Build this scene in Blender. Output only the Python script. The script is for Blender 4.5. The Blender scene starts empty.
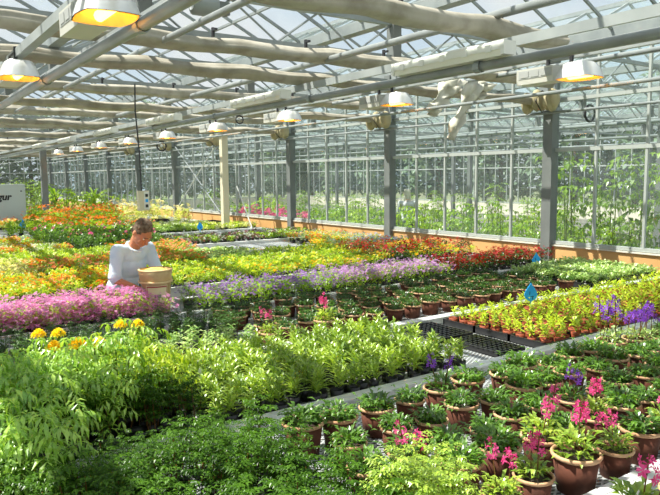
import bpy, math, random
from mathutils import Vector, Matrix
R = math.radians
sin, cos, pi = math.sin, math.cos, math.pi
random.seed(7)
SC = bpy.context.scene
COL = SC.collection

# ------------------------------------------------------------------ camera
F, YAW, PITCH, ROLL, HC = 655.0, R(34.8), R(6.19), R(0.57), 2.13
fw = Vector((sin(YAW)*cos(PITCH), cos(YAW)*cos(PITCH), -sin(PITCH)))
r0 = Vector((cos(YAW), -sin(YAW), 0)); u0 = r0.cross(fw)
rt = r0*cos(ROLL) - u0*sin(ROLL); up = r0*sin(ROLL) + u0*cos(ROLL)
cd = bpy.data.cameras.new('camera'); cam = bpy.data.objects.new('camera', cd); COL.objects.link(cam)
cd.sensor_width = 36; cd.lens = F/660*36; cd.clip_start = .05; cd.clip_end = 300
m = Matrix((rt, up, -fw)).transposed().to_4x4(); m.translation = Vector((0, 0, HC))
cam.matrix_world = m; SC.camera = cam

def seen(x, y, z, mx=110, my=80):
    """is a point of the place inside the photographed view (used to leave out repeats nobody sees)"""
    d = Vector((x, y, z-HC)); w = d.dot(fw)
    if w < .3: return False
    px = 330+F*d.dot(rt)/w; py = 247.5-F*d.dot(up)/w
    return -mx < px < 660+mx and py < 495+my

# ------------------------------------------------------------------ materials
def mat(name):
    M = bpy.data.materials.new(name); M.use_nodes = True
    nt = M.node_tree; nt.nodes.clear()
    return M, nt, nt.nodes.new('ShaderNodeOutputMaterial')
def N(nt, t, **k):
    n = nt.nodes.new(t)
    for a, v in k.items():
        if a in n.inputs.keys() if hasattr(n.inputs, 'keys') else False: n.inputs[a].default_value = v
        else: setattr(n, a, v)
    return n
def c4(c): return (c[0], c[1], c[2], 1)
def srgb(r, g, b):
    f = lambda v: (v/255/12.92 if v/255 <= .04045 else ((v/255+.055)/1.055)**2.4)
    return (f(r), f(g), f(b))
def plain(name, col, rough=.6, metal=0, col2=None, scale=8, bump=0, spec=.5, emit=None, estr=0):
    M, nt, out = mat(name)
    b = N(nt, 'ShaderNodeBsdfPrincipled'); b.inputs['Roughness'].default_value = rough
    b.inputs['Metallic'].default_value = metal; b.inputs['Specular IOR Level'].default_value = spec
    b.inputs['Base Color'].default_value = c4(col)
    if emit: b.inputs['Emission Color'].default_value = c4(emit); b.inputs['Emission Strength'].default_value = estr
    if col2 or bump:
        tc = N(nt, 'ShaderNodeTexCoord'); no = N(nt, 'ShaderNodeTexNoise'); no.inputs['Scale'].default_value = scale
        no.inputs['Detail'].default_value = 4; nt.links.new(tc.outputs['Object'], no.inputs['Vector'])
        if col2:
            mx = N(nt, 'ShaderNodeMix', data_type='RGBA'); mx.inputs[6].default_value = c4(col); mx.inputs[7].default_value = c4(col2)
            cr = N(nt, 'ShaderNodeMapRange'); cr.inputs[1].default_value = .35; cr.inputs[2].default_value = .65
            nt.links.new(no.outputs[0], cr.inputs[0]); nt.links.new(cr.outputs[0], mx.inputs[0]); nt.links.new(mx.outputs[2], b.inputs['Base Color'])
        if bump:
            bp = N(nt, 'ShaderNodeBump'); bp.inputs['Strength'].default_value = bump; bp.inputs['Distance'].default_value = .01
            nt.links.new(no.outputs[0], bp.inputs['Height']); nt.links.new(bp.outputs[0], b.inputs['Normal'])
    nt.links.new(b.outputs[0], out.inputs[0]); return M
def leafmat(name, ca, cb, trans=.45, gloss=.12, rough=.35, tint=(1.25, 1.2, .6)):
    """leaf: diffuse + light through the blade + waxy gloss; colour varies leaf by leaf and plant by plant"""
    M, nt, out = mat(name)
    g = N(nt, 'ShaderNodeNewGeometry'); oi = N(nt, 'ShaderNodeObjectInfo')
    ad = N(nt, 'ShaderNodeMath', operation='MULTIPLY_ADD'); ad.inputs[1].default_value = .35
    ml = N(nt, 'ShaderNodeMath', operation='MULTIPLY'); ml.inputs[1].default_value = .65
    nt.links.new(g.outputs['Random Per Island'], ml.inputs[0])
    nt.links.new(oi.outputs['Random'], ad.inputs[0]); nt.links.new(ml.outputs[0], ad.inputs[2])
    mx = N(nt, 'ShaderNodeMix', data_type='RGBA'); mx.inputs[6].default_value = c4(ca); mx.inputs[7].default_value = c4(cb)
    nt.links.new(ad.outputs[0], mx.inputs[0])
    d = N(nt, 'ShaderNodeBsdfDiffuse'); t = N(nt, 'ShaderNodeBsdfTranslucent'); gl = N(nt, 'ShaderNodeBsdfGlossy')
    gl.inputs['Roughness'].default_value = rough
    nt.links.new(mx.outputs[2], d.inputs[0])
    tm = N(nt, 'ShaderNodeMix', data_type='RGBA', blend_type='MULTIPLY'); tm.inputs[0].default_value = 1
    tm.inputs[7].default_value = c4(tint); nt.links.new(mx.outputs[2], tm.inputs[6]); nt.links.new(tm.outputs[2], t.inputs[0])
    m1 = N(nt, 'ShaderNodeMixShader'); m1.inputs[0].default_value = trans
    nt.links.new(d.outputs[0], m1.inputs[1]); nt.links.new(t.outputs[0], m1.inputs[2])
    lw = N(nt, 'ShaderNodeLayerWeight'); lw.inputs[0].default_value = .3
    mm = N(nt, 'ShaderNodeMath', operation='MULTIPLY_ADD'); mm.inputs[1].default_value = gloss*1.2; mm.inputs[2].default_value = gloss*.5
    nt.links.new(lw.outputs['Fresnel'], mm.inputs[0])
    m2 = N(nt, 'ShaderNodeMixShader'); nt.links.new(mm.outputs[0], m2.inputs[0])
    nt.links.new(m1.outputs[0], m2.inputs[1]); nt.links.new(gl.outputs[0], m2.inputs[2])
    nt.links.new(m2.outputs[0], out.inputs[0]); return M
def glassmat(name, haze, tint=(1, 1, 1), gloss=.06, scale=1.2):
    """thin horticultural glass with a film of dirt"""
    M, nt, out = mat(name)
    tr = N(nt, 'ShaderNodeBsdfTransparent'); tr.inputs[0].default_value = c4(tint)
    d = N(nt, 'ShaderNodeBsdfDiffuse'); d.inputs[0].default_value = (.66, .76, .74, 1)
    tl = N(nt, 'ShaderNodeBsdfTranslucent'); tl.inputs[0].default_value = (.68, .80, .78, 1)
    gl = N(nt, 'ShaderNodeBsdfGlossy'); gl.inputs['Roughness'].default_value = .05
    dd = N(nt, 'ShaderNodeMixShader'); dd.inputs[0].default_value = .6
    nt.links.new(d.outputs[0], dd.inputs[1]); nt.links.new(tl.outputs[0], dd.inputs[2])
    tc = N(nt, 'ShaderNodeTexCoord'); no = N(nt, 'ShaderNodeTexNoise'); no.inputs['Scale'].default_value = scale; no.inputs['Detail'].default_value = 5
    nt.links.new(tc.outputs['Object'], no.inputs['Vector'])
    mr = N(nt, 'ShaderNodeMapRange'); mr.inputs[1].default_value = .3; mr.inputs[2].default_value = .7
    mr.inputs[3].default_value = haze*.6; mr.inputs[4].default_value = haze*1.4
    nt.links.new(no.outputs[0], mr.inputs[0])
    m1 = N(nt, 'ShaderNodeMixShader'); nt.links.new(mr.outputs[0], m1.inputs[0])
    nt.links.new(tr.outputs[0], m1.inputs[1]); nt.links.new(dd.outputs[0], m1.inputs[2])
    m2 = N(nt, 'ShaderNodeMixShader'); m2.inputs[0].default_value = gloss
    nt.links.new(m1.outputs[0], m2.inputs[1]); nt.links.new(gl.outputs[0], m2.inputs[2])
    nt.links.new(m2.outputs[0], out.inputs[0]); return M
def meshmetal(name):
    """expanded aluminium mesh of the bench tops: ribs with dark slots between"""
    M, nt, out = mat(name)
    tc = N(nt, 'ShaderNodeTexCoord')
    b = N(nt, 'ShaderNodeBsdfPrincipled'); b.inputs['Metallic'].default_value = .5; b.inputs['Roughness'].default_value = .45
    vals = []
    for ang in (R(62), R(-62)):
        mp = N(nt, 'ShaderNodeMapping'); mp.inputs['Rotation'].default_value = (0, 0, ang); nt.links.new(tc.outputs['Object'], mp.inputs[0])
        w = N(nt, 'ShaderNodeTexWave', wave_type='BANDS', bands_direction='X'); w.inputs['Scale'].default_value = 11
        nt.links.new(mp.outputs[0], w.inputs[0]); vals.append(w.outputs[0 if False else 'Fac'])
    mxm = N(nt, 'ShaderNodeMath', operation='MAXIMUM'); nt.links.new(vals[0], mxm.inputs[0]); nt.links.new(vals[1], mxm.inputs[1])
    cr = N(nt, 'ShaderNodeMapRange'); cr.inputs[1].default_value = .55; cr.inputs[2].default_value = .85
    nt.links.new(mxm.outputs[0], cr.inputs[0])
    mx = N(nt, 'ShaderNodeMix', data_type='RGBA'); mx.inputs[6].default_value = (.10, .105, .10, 1); mx.inputs[7].default_value = (.62, .65, .66, 1)
    nt.links.new(cr.outputs[0], mx.inputs[0]); nt.links.new(mx.outputs[2], b.inputs['Base Color'])
    bp = N(nt, 'ShaderNodeBump'); bp.inputs['Strength'].default_value = .6; bp.inputs['Distance'].default_value = .006
    nt.links.new(cr.outputs[0], bp.inputs['Height']); nt.links.new(bp.outputs[0], b.inputs['Normal'])
    nt.links.new(b.outputs[0], out.inputs[0]); return M

M_steel = plain('galvanised_steel', (.25, .28, .285), .5, .25, (.33, .36, .36), 3)
M_post = plain('grey_post_steel', (.15, .165, .16), .6, .1, (.20, .215, .21), 2)
M_pipe = plain('pipe_steel', (.28, .305, .305), .4, .3, (.36, .385, .38), 5)
M_beam = plain('beam_steel', (.33, .36, .36), .45, .25, (.42, .45, .445), 3)
M_alu = plain('aluminium', (.70, .72, .72), .4, .35, (.80, .81, .80), 6)
M_alubar = plain('glazing_bar', (.42, .45, .43), .5, .1)
M_mesh = meshmetal('bench_mesh')
M_dark = plain('dark_fitting', (.03, .03, .035), .5)
M_white = plain('white_plastic', (.82, .82, .78), .4)
M_cream = plain('cream_paint', (.72, .66, .50), .5)
M_lens = plain('frosted_diffuser', (.80, .78, .66), .3)
M_curtain = plain('shade_cloth', (.32, .295, .235), .9, 0, (.45, .42, .35), 6, .8)
M_curtain2 = plain('shade_cloth_underside', (.50, .42, .25), .9, 0, (.62, .54, .36), 4, .4)
M_film = plain('plastic_film', (.78, .76, .66), .4, 0, (.6, .58, .46), 6)
M_drum = plain('tan_wrapping', (.46, .40, .24), .8, 0, (.36, .32, .2), 6)
M_wood = plain('tan_board', srgb(222, 176, 116), .7, 0, srgb(205, 158, 100), 2)
M_ledge = plain('pale_ledge', (.70, .66, .56), .6)
M_floor = plain('concrete', (.16, .16, .14), .9, 0, (.22, .215, .19), 1.5)
M_terra = plain('terracotta', srgb(100, 54, 36), .85, 0, srgb(76, 42, 28), 12, .2)
M_rim = plain('terracotta_rim', srgb(206, 170, 132), .8, 0, srgb(176, 130, 96), 14)
M_smallpot = plain('small_terracotta', srgb(150, 70, 40), .75)
M_soil = plain('soil', (.035, .024, .016), .95, 0, (.06, .042, .03), 40, .5)
M_black = plain('black_plastic', (.018, .018, .02), .35)
M_refl = plain('reflector', (.80, .80, .78), .3, .4)
M_reflglow = plain('reflector_inside_glow', (.9, .62, .18), .3, .3)  # the bulb's orange reflection is put into the lining colour
M_bulb = plain('sodium_bulb', (1, .6, .1), .4, 0, emit=(1, .42, .05), estr=14)
M_ballast = plain('ballast_case', (.62, .61, .55), .45, .2)
M_bucket = plain('bucket_plastic', srgb(226, 200, 150), .6, 0, srgb(205, 172, 120), 9)
M_paper = plain('label_paper', srgb(226, 214, 170), .7)
M_red = plain('red_ink', srgb(170, 60, 60), .7)
M_greyink = plain('grey_ink', srgb(140, 140, 130), .7)
M_peat = plain('yellow_compost', srgb(212, 168, 70), .9, 0, srgb(240, 214, 110), 30, .4)
M_blue = plain('blue_plastic', srgb(40, 176, 255), .4)
M_cab = plain('grey_cabinet', srgb(188, 198, 192), .5)
M_ink = plain('black_ink', (.01, .01, .012), .6)
M_glass = glassmat('roof_glass', .075, (.96, .99, 1), .05, .5)
M_wglass = glassmat('wall_glass', .095, (.93, .98, .97), .05, .8)
M_skin = plain('skin', srgb(196, 128, 92), .5)
M_skin2 = plain('pale_skin', srgb(214, 160, 130), .5)
M_shirt = plain('pale_blue_shirt', srgb(216, 230, 242), .85, 0, srgb(204, 221, 238), 10, .35)
M_trouser = plain('dark_trousers', srgb(60, 66, 80), .9)
M_boot = plain('dark_boots', (.03, .025, .02), .6)
M_hair = plain('brown_grey_hair', srgb(84, 62, 44), .8, 0, srgb(128, 110, 90), 30, .5)
M_whitecloth = plain('white_cloth', (.58, .61, .63), .85)
M_whitehair = plain('white_hair', (.62, .58, .48), .8)

L_dark = leafmat('leaf_dark_green', srgb(24, 56, 10), srgb(78, 122, 28), .35, .1)
L_pot = leafmat('leaf_pot_green', srgb(40, 84, 14), srgb(124, 172, 48), .45, .14)
L_fern = leafmat('leaf_ferny_green', srgb(22, 58, 8), srgb(96, 140, 36), .45, .04)
L_mari = leafmat('leaf_marigold_green', srgb(84, 146, 30), srgb(190, 224, 92), .48, .15)
L_yg = leafmat('leaf_yellow_green', srgb(110, 160, 28), srgb(210, 224, 64), .5, .1)
L_sal = leafmat('leaf_fresh_green', srgb(84, 130, 20), srgb(200, 224, 84), .45, .16)
L_lime = leafmat('leaf_lime', srgb(146, 184, 24), srgb(222, 234, 76), .45, .1)
L_glint = leafmat('leaf_green_glint', srgb(92, 150, 36), srgb(220, 236, 164), .45, .16)  # glossy white highlights put into the pale end of the leaf colour
L_mid = leafmat('leaf_mid_green', srgb(90, 138, 22), srgb(176, 206, 56), .55, .08)
L_bright = leafmat('leaf_bright_green', srgb(104, 158, 28), srgb(190, 222, 74), .58, .08)
L_limegreen = leafmat('leaf_lime_green', srgb(112, 160, 20), srgb(208, 226, 66), .5, .08)
L_pale = leafmat('leaf_pale_yellow_green', srgb(170, 190, 60), srgb(232, 232, 140), .45, .1)
L_tom = leafmat('leaf_tall_green', srgb(66, 112, 20), srgb(158, 192, 58), .5, .12)
L_stem = leafmat('green_stem', srgb(80, 110, 40), srgb(120, 140, 60), .2, .05)
L_redstem = leafmat('red_stem', srgb(96, 62, 36), srgb(120, 84, 40), .2, .05)
P = {}
for n_, a_, b_ in (('pink', srgb(200, 98, 168), srgb(240, 176, 220)), ('purple', srgb(128, 80, 180), srgb(196, 152, 220)), ('lilac', srgb(174, 118, 190), srgb(228, 186, 228)),
                   ('violet', srgb(112, 44, 190), srgb(176, 110, 226)), ('yellow', srgb(250, 212, 14), srgb(255, 238, 60)), ('orange', srgb(226, 92, 20), srgb(246, 150, 40)),
                   ('salmon', srgb(230, 110, 60), srgb(248, 176, 120)), ('red', srgb(150, 16, 22), srgb(206, 44, 40)), ('magenta', srgb(226, 40, 128), srgb(252, 120, 184)),
                   ('white', srgb(226, 230, 206), srgb(250, 250, 240)), ('bluegrey', srgb(150, 160, 190), srgb(200, 206, 222)), ('cream', srgb(236, 220, 120), srgb(250, 244, 190)),
                   ('wine', srgb(110, 24, 50), srgb(190, 90, 120)), ('amber', srgb(236, 150, 16), srgb(252, 206, 50))):
    P[n_] = leafmat('petal_'+n_, a_, b_, .5, .03, .5, (1.05, 1, 1))

# ------------------------------------------------------------------ mesh building
class MB:
    def __init__(s): s.v = []; s.f = []
    def add(s, vs, fs):
        o = len(s.v); s.v.extend([tuple(v) for v in vs]); s.f.extend([tuple(i+o for i in f) for f in fs]); return s
    def box(s, c, d, rz=0, rot=None):
        x, y, z = d[0]/2, d[1]/2, d[2]/2
        M = rot if rot is not None else Matrix.Rotation(rz, 3, 'Z')
        vs = [Vector(c)+M@Vector((a*x, b*y, e*z)) for a in (-1, 1) for b in (-1, 1) for e in (-1, 1)]
        return s.add(vs, [(0, 1, 3, 2), (4, 6, 7, 5), (0, 4, 5, 1), (2, 3, 7, 6), (0, 2, 6, 4), (1, 5, 7, 3)])
    def beam(s, a, b, w, h=None):
        a, b = Vector(a), Vector(b); d = b-a; h = h or w
        q = d.normalized(); u = Vector((0, 0, 1)) if abs(q.z) < .95 else Vector((1, 0, 0))
        sd = q.cross(u).normalized(); u = sd.cross(q)
        return s.box((a+b)/2, (d.length, w, h), rot=Matrix((q, sd, u)).transposed())
    def tube(s, pts, rad, n=8, cap=True):
        pts = [Vector(p) for p in pts]; rs = rad if isinstance(rad, (list, tuple)) else [rad]*len(pts)
        rings = []
        for i, p in enumerate(pts):
            d = (pts[min(i+1, len(pts)-1)]-pts[max(i-1, 0)]).normalized()
            u = Vector((0, 0, 1)) if abs(d.z) < .9 else Vector((1, 0, 0))
            sd = d.cross(u).normalized(); uu = sd.cross(d)
            rings.append([p+(sd*cos(2*pi*k/n)+uu*sin(2*pi*k/n))*rs[i] for k in range(n)])
        vs = [v for r in rings for v in r]
        fs = [(i*n+k, i*n+(k+1) % n, (i+1)*n+(k+1) % n, (i+1)*n+k) for i in range(len(pts)-1) for k in range(n)]
        if cap: fs += [tuple(range(n)), tuple((len(pts)-1)*n+k for k in reversed(range(n)))]
        return s.add(vs, fs)
    def lathe(s, prof, c=(0, 0, 0), n=20, ax=None):
        vs = []; fs = []
        for r, z in prof:
            for k in range(n): vs.append((c[0]+r*cos(2*pi*k/n), c[1]+r*sin(2*pi*k/n), c[2]+z))
        for i in range(len(prof)-1):
            for k in range(n): fs.append((i*n+k, i*n+(k+1) % n, (i+1)*n+(k+1) % n, (i+1)*n+k))
        return s.add(vs, fs)
    def ball(s, c, r, n=10, m_=7, sc=(1, 1, 1), rot=None):
        vs = []; fs = []
        for i in range(m_+1):
            t = pi*i/m_
            for k in range(n):
                p = Vector((r*sc[0]*sin(t)*cos(2*pi*k/n), r*sc[1]*sin(t)*sin(2*pi*k/n), r*sc[2]*cos(t)))
                if rot is not None: p = rot@p
                vs.append(Vector(c)+p)
        for i in range(m_):
            for k in range(n): fs.append((i*n+k, (i+1)*n+k, (i+1)*n+(k+1) % n, i*n+(k+1) % n))
        return s.add(vs, fs)
    # -- plant pieces
    def leaf(s, b, az, el, L, W, droop=.5, fold=.3):
        h = Vector((cos(az), sin(az), 0)); sd = Vector((-sin(az), cos(az), 0)); b = Vector(b)
        p1 = b+(h*cos(el)+Vector((0, 0, sin(el))))*L*.5; e2 = el-droop
        p2 = p1+(h*cos(e2)+Vector((0, 0, sin(e2))))*L*.5
        upv = Vector((0, 0, fold*W*.5))
        return s.add([b, p1+sd*W/2+upv, p1, p1-sd*W/2+upv, p2], [(0, 2, 4, 1), (0, 3, 4, 2)])
    def longleaf(s, b, az, el, L, W, droop=.9, fold=.3, n=4):
        h = Vector((cos(az), sin(az), 0)); sd = Vector((-sin(az), cos(az), 0)); p = Vector(b); e = el
        prof = [.35, .95, 1, .75, 0] if n == 4 else [.3, 1, .8, 0]
        vs = []
        for i in range(n+1):
            w = W*.5*prof[i]; u = Vector((0, 0, fold*w))
            vs += [p+sd*w+u, p.copy(), p-sd*w+u]
            p = p+(h*cos(e)+Vector((0, 0, sin(e))))*L/n; e -= droop/n
        fs = []
        for i in range(n):
            a = i*3; fs += [(a, a+1, a+4, a+3), (a+1, a+2, a+5, a+4)]
        return s.add(vs, fs)
    def pinnate(s, b, az, el, L, ll, lw, pairs=4, droop=1.1, rnd=None):
        rnd = rnd or random; h = Vector((cos(az), sin(az), 0)); p = Vector(b); e = el
        for i in range(pairs):
            p = p+(h*cos(e)+Vector((0, 0, sin(e))))*L/pairs; e -= droop/pairs
            k = 1-.35*abs(i-1.5)/2
            for sg in (-1, 1): s.leaf(p, az+sg*R(62+rnd.uniform(-12, 12)), e-.1+rnd.uniform(-.2, .2), ll*k, lw*k, .6)
        s.leaf(p, az, e, ll, lw, .6)
        return p
    def flower(s, c, r, n=5, tilt=(0, 0, 1), rnd=None):
        rnd = rnd or random; q = Vector(tilt).normalized(); a = q.orthogonal().normalized(); b = q.cross(a); c = Vector(c); o = rnd.uniform(0, 6)
        for k in range(n):
            t = o+2*pi*k/n; d = a*cos(t)+b*sin(t); e = -a*sin(t)+b*cos(t); w = r*2.2/n
            s.add([c, c+d*r*.6+e*w*.6+q*r*.12, c+d*r+q*r*.05, c+d*r*.6-e*w*.6+q*r*.12], [(0, 1, 2, 3)])
        return s
    def pom(s, c, r, rnd):
        for i, (el, m_, q) in enumerate(((-.15, 13, .35), (.2, 12, .3), (.55, 10, .22), (.95, 7, .12), (1.35, 4, .04))):
            for k in range(m_):
                az = 2*pi*k/m_+i*.4+rnd.uniform(-.1, .1)
                s.leaf(Vector(c)+Vector((cos(az)*r*q, sin(az)*r*q, r*.06*i)), az, el, r*.68, r*.55, .3+rnd.uniform(0, .4), .6)
        return s
    def mesh(s, name, mt, smooth=False):
        me = bpy.data.meshes.new(name); me.from_pydata(s.v, [], s.f)
        for k in (mt if isinstance(mt, (list, tuple)) else [mt]): me.materials.append(k)
        if smooth: me.polygons.foreach_set('use_smooth', [True]*len(me.polygons))
        me.update(); return me
def link(name, me, parent=None, loc=None):
    o = bpy.data.objects.new(name, me); COL.objects.link(o)
    if parent: o.parent = parent
    if loc: o.location = loc
    return o
def obj(name, mb, mt, parent=None, smooth=False, loc=None): return link(name, mb.mesh(name, mt, smooth), parent, loc)
def tag(o, label, cat, group=None, kind=None):
    if label: o['label'] = label
    if cat: o['category'] = cat
    if group: o['group'] = group
    if kind: o['kind'] = kind
    return o
def thing(name, label, cat, loc=(0, 0, 0), rz=0, group=None):
    o = link(name, None); o.location = loc; o.rotation_euler = (0, 0, rz); o.empty_display_size = .1
    return tag(o, label, cat, group)
def struct(name, mb, mt, parent=None):
    o = obj(name, mb, mt, parent)
    if not parent: o['kind'] = 'structure'
    return o
ORD = ['first', 'second', 'third', 'fourth', 'fifth', 'sixth', 'seventh', 'eighth', 'ninth', 'tenth', 'eleventh', 'twelfth', 'thirteenth', 'fourteenth', 'fifteenth',
       'sixteenth', 'seventeenth', 'eighteenth', 'nineteenth', 'twentieth', 'twenty-first', 'twenty-second', 'twenty-third', 'twenty-fourth', 'twenty-fifth', 'twenty-sixth', 'twenty-seventh', 'twenty-eighth', 'twenty-ninth', 'thirtieth']

# ------------------------------------------------------------------ the shell
WX, Y0, YE, BAY = 8.7, -3.0, 43.0, 3.85
PY = [6.46+BAY*k for k in range(-2, 10)]
XL, XR = -7.3, 27.9
struct('floor', MB().box(((XL+XR)/2, (Y0+YE)/2, -.05), (XR-XL, YE-Y0, .1)), M_floor)
struct('wall_right', MB().box((WX+.02, (Y0+YE)/2, .51), (.10, YE-Y0, 1.02)), M_wood)
struct('trim_1', MB().box((WX+.01, (Y0+YE)/2, 1.03), (.13, YE-Y0, .02)), M_ledge)
# glass wall, one framed window per bay
ZT, ZE = 3.3, 4.12
bay = [Y0]+[y for y in PY if y > Y0]+[YE]
for i in range(len(bay)-1):
    a, b = bay[i], bay[i+1]
    if b-a < .3: continue
    fr = MB(); n = 5 if b-a > 3 else max(1, round((b-a)/.77))
    for k in range(1, n): fr.box((WX, a+(b-a)*k/n, (1.05+ZE)/2), (.045, .035, ZE-1.05))
    for z, h in ((1.075, .05), (2.5, .055), (3.25, .05)): fr.box((WX, (a+b)/2, z), (.06, b-a, h))
    w = struct('window_%d' % (i+1), fr, M_alubar)
    obj('pane', MB().add([(WX+.01, a, 1.05), (WX+.01, b, 1.05), (WX+.01, b, ZE), (WX+.01, a, ZE)], [(0, 1, 2, 3)]), M_wglass, w)
nw = len(bay)
# end wall and far side wall of the next house (glass above a low base)
def endwall(name, axis, c, a, b, idx, step=.77):
    L = b-a
    base = MB(); fr = MB(); pn = MB()
    P3 = (lambda t, z: (t, c, z)) if axis == 'y' else (lambda t, z: (c, t, z))
    D3 = (lambda t, d, z: (t, d, z)) if axis == 'y' else (lambda t, d, z: (d, t, z))
    base.box(P3((a+b)/2, .3), D3(L, .08, .6)); struct(name, base, M_ledge)
    n = int(L/step)
    for k in range(n+1): fr.box(P3(a+L*k/n, 2.36), D3(.04, .045, 3.52))
    for z in (.65, 2.5, 3.3): fr.box(P3((a+b)/2, z), D3(L, .06, .06))
    w = struct('window_%d' % idx, fr, M_alubar)
    q = [P3(a, .6), P3(b, .6), P3(b, ZE), P3(a, ZE)]
    obj('pane', MB().add(q, [(0, 1, 2, 3)]), M_wglass, w)
endwall('wall_end', 'y', YE, XL, XR, nw+1)
endwall('wall_far', 'x', XR, Y0, YE, nw+2)
# saw-tooth glass roof, ridges along the glass wall
GW, RZ = 3.2, .78
g0 = int((WX-XL)/GW)
gut = [WX+GW*j for j in range(-5, 7)]
roof = MB(); bars = MB(); ridge = MB(); gutter = MB()
for x in gut[:-1]:
    xm = x+GW/2
    roof.add([(x, Y0, ZE), (xm, Y0, ZE+RZ), (xm, YE, ZE+RZ), (x, YE, ZE)], [(0, 1, 2, 3)])
    roof.add([(xm, Y0, ZE+RZ), (x+GW, Y0, ZE), (x+GW, YE, ZE), (xm, YE, ZE+RZ)], [(0, 1, 2, 3)])
    y = Y0
    st = .77 if x < 9 else 1.1
    while y < YE:
        bars.beam((x, y, ZE-.02), (xm, y, ZE+RZ-.02), .03, .04); bars.beam((xm, y, ZE+RZ-.02), (x+GW, y, ZE-.02), .03, .04); y += st
    ridge.box((xm, (Y0+YE)/2, ZE+RZ), (.06, YE-Y0, .07))
    for s_ in (-1, 1): ridge.box((xm+s_*.8, (Y0+YE)/2, ZE+RZ/2-.03), (.035, YE-Y0, .035))
for x in gut: gutter.box((x, (Y0+YE)/2, ZE-.02), (.16, YE-Y0, .14))
cl = struct('ceiling', roof, M_glass)
obj('glazing_bar', bars, M_steel, cl); obj('ridge_beam', ridge, M_steel, cl); obj('gutter', gutter, M_steel, cl)

# ------------------------------------------------------------------ steel: columns, trusses, pipes
wallcols = [y for y in PY if y > 5]
for k, y in enumerate(wallcols):
    t = thing('steel_column', 'grey steel column in the glass wall, %s from the right edge' % ORD[k], 'column', (WX-.03, y, 0), 0, 'columns of the glass wall')
    obj('shaft', MB().box((0, 0, ZE/2), (.17, .17, ZE)), M_post, t)
    obj('bracket', MB().box((-.02, 0, 3.12), (.26, .22, .05)).box((-.1, 0, 3.35), (.05, .3, .3)), M_steel, t)
    if k < 6:
        b = thing('wrapped_bundle', 'tan wrapped cloth end tied at top of %s glass-wall column from the right' % ORD[k], 'bundle', (WX-.35, y-.05, 3.22), 0, 'bundles at the column tops')
        bm = MB()
        for q in range(9):
            r_ = .10+.03*sin(q*1.7); bm.ball((0+.02*sin(q*2.1), (-.24+q*.06), .02*cos(q*1.3)), r_, 9, 6, (1.0, .6, 1.35))
        obj('cloth_roll', bm, M_drum, b, True)
        obj('tie', MB().tube([(0, -.02, .16), (.16, -.02, 0), (0, -.02, -.17), (-.16, -.02, 0), (0, -.02, .16)], .008, 5), M_dark, b)
t = thing('steel_column', 'single dark grey column rising behind the orange row at far left', 'column', (4.72, 23.42, 0))
obj('shaft', MB().box((0, 0, 1.78), (.19, .19, 3.56)), M_post, t); obj('head_plate', MB().box((0, 0, 3.55), (.3, .3, .03)), M_steel, t)
# cross bracing in the bay between the fourth and fifth columns
for k, (a, b) in enumerate((((WX-.1, 18.2, 1.1), (WX-.1, 21.6, 3.2)), ((WX-.1, 21.6, 1.1), (WX-.1, 18.2, 3.2)))):
    tag(obj('brace_rod', MB().tube([a, b], .018, 6), M_alu if k else M_steel), 'thin diagonal brace rod in front of glass, rising to the %s' % ('left' if k == 0 else 'right'), 'brace')
# cream tube column and its white stay
t = thing('cream_column', 'cream painted column standing before the fourth grey wall column', 'column', (7.5, 15.55, 0))
obj('shaft', MB().box((0, 0, 1.62), (.17, .15, 3.24)), M_cream, t)
obj('cap_plate', MB().box((0, 0, 3.25), (.3, .3, .03)), M_steel, t)
t = thing('white_stay', 'white diagonal stay leaning beside the cream column', 'stay', (7.85, 15.1, 0))
obj('rod', MB().tube([(.05, -.25, .85), (.0, .45, 1.9)], .016, 6), M_alu, t)

tr_y = [y for y in PY if y > 1.5]
def truss(y, label, x0=XL+.1, x1=WX-.1, rich=True):
    t = thing('roof_truss', label, 'truss', (0, y, 0), 0, 'lattice trusses under the roof')
    obj('bottom_chord', MB().box(((x0+x1)/2, 0, 3.60), (x1-x0, .06, .06)), M_steel, t)
    obj('top_chord', MB().box(((x0+x1)/2, 0, 4.02), (x1-x0, .06, .06)), M_steel, t)
    w = MB(); x = x0; i = 0
    while x < x1-.3:
        w.tube([(x, 0, 3.62 if i % 2 == 0 else 4.0), (x+.55, 0, 4.0 if i % 2 == 0 else 3.62)], .013, 5); x += .55; i += 1
    obj('web', w, M_steel, t)
    kp = MB()
    for x in gut:
        if x0 < x < x1-.2: obj('gutter_post', MB().box((x, 0, 3.86), (.13, .13, .56)), M_post, t)
    return t
for k, y in enumerate(tr_y[1:]):
    truss(y, 'lattice roof truss spanning the house, %s from the front' % ORD[k])
# purlin rods under the ridges running away from the camera
def alongY(name, x, z, r, mt, label, cat, y0=-.5, y1=42.5, square=None, group=None):
    t = thing(name, label, cat, (x, 0, z), 0, group)
    if square: obj('bar', MB().box((0, (y0+y1)/2, 0), (square[0], y1-y0, square[1])), mt, t)
    else: obj('pipe', MB().tube([(0, y0, 0), (0, y1, 0)], r, 12), mt, t, True)
    return t
p1 = alongY('heating_pipe', 1.25, 2.95, .037, M_pipe, 'thick grey pipe crossing the upper left corner', 'pipe')
p2 = alongY('heating_pipe', 3.87, 2.95, .037, M_pipe, 'thick grey pipe carrying the long white strip lights', 'pipe')
for t in (p1, p2):
    for k in range(14): obj('clamp', MB().lathe([(.041, -.03), (.046, -.03), (.046, .03), (.041, .03)], n=12), M_steel, t).matrix_basis = Matrix.Translation((0, 1.2+k*2.35, 0))@Matrix.Rotation(pi/2, 4, 'X')
alongY('lamp_rail', 1.08, 3.17, 0, M_beam, 'square steel rail above the two orange lamps at upper left', 'rail', square=(.07, .07))
alongY('support_rail', 1.75, 3.32, 0, M_beam, 'square steel rail between upper left pipe and curtain rolls', 'rail', square=(.05, .06))
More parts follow.
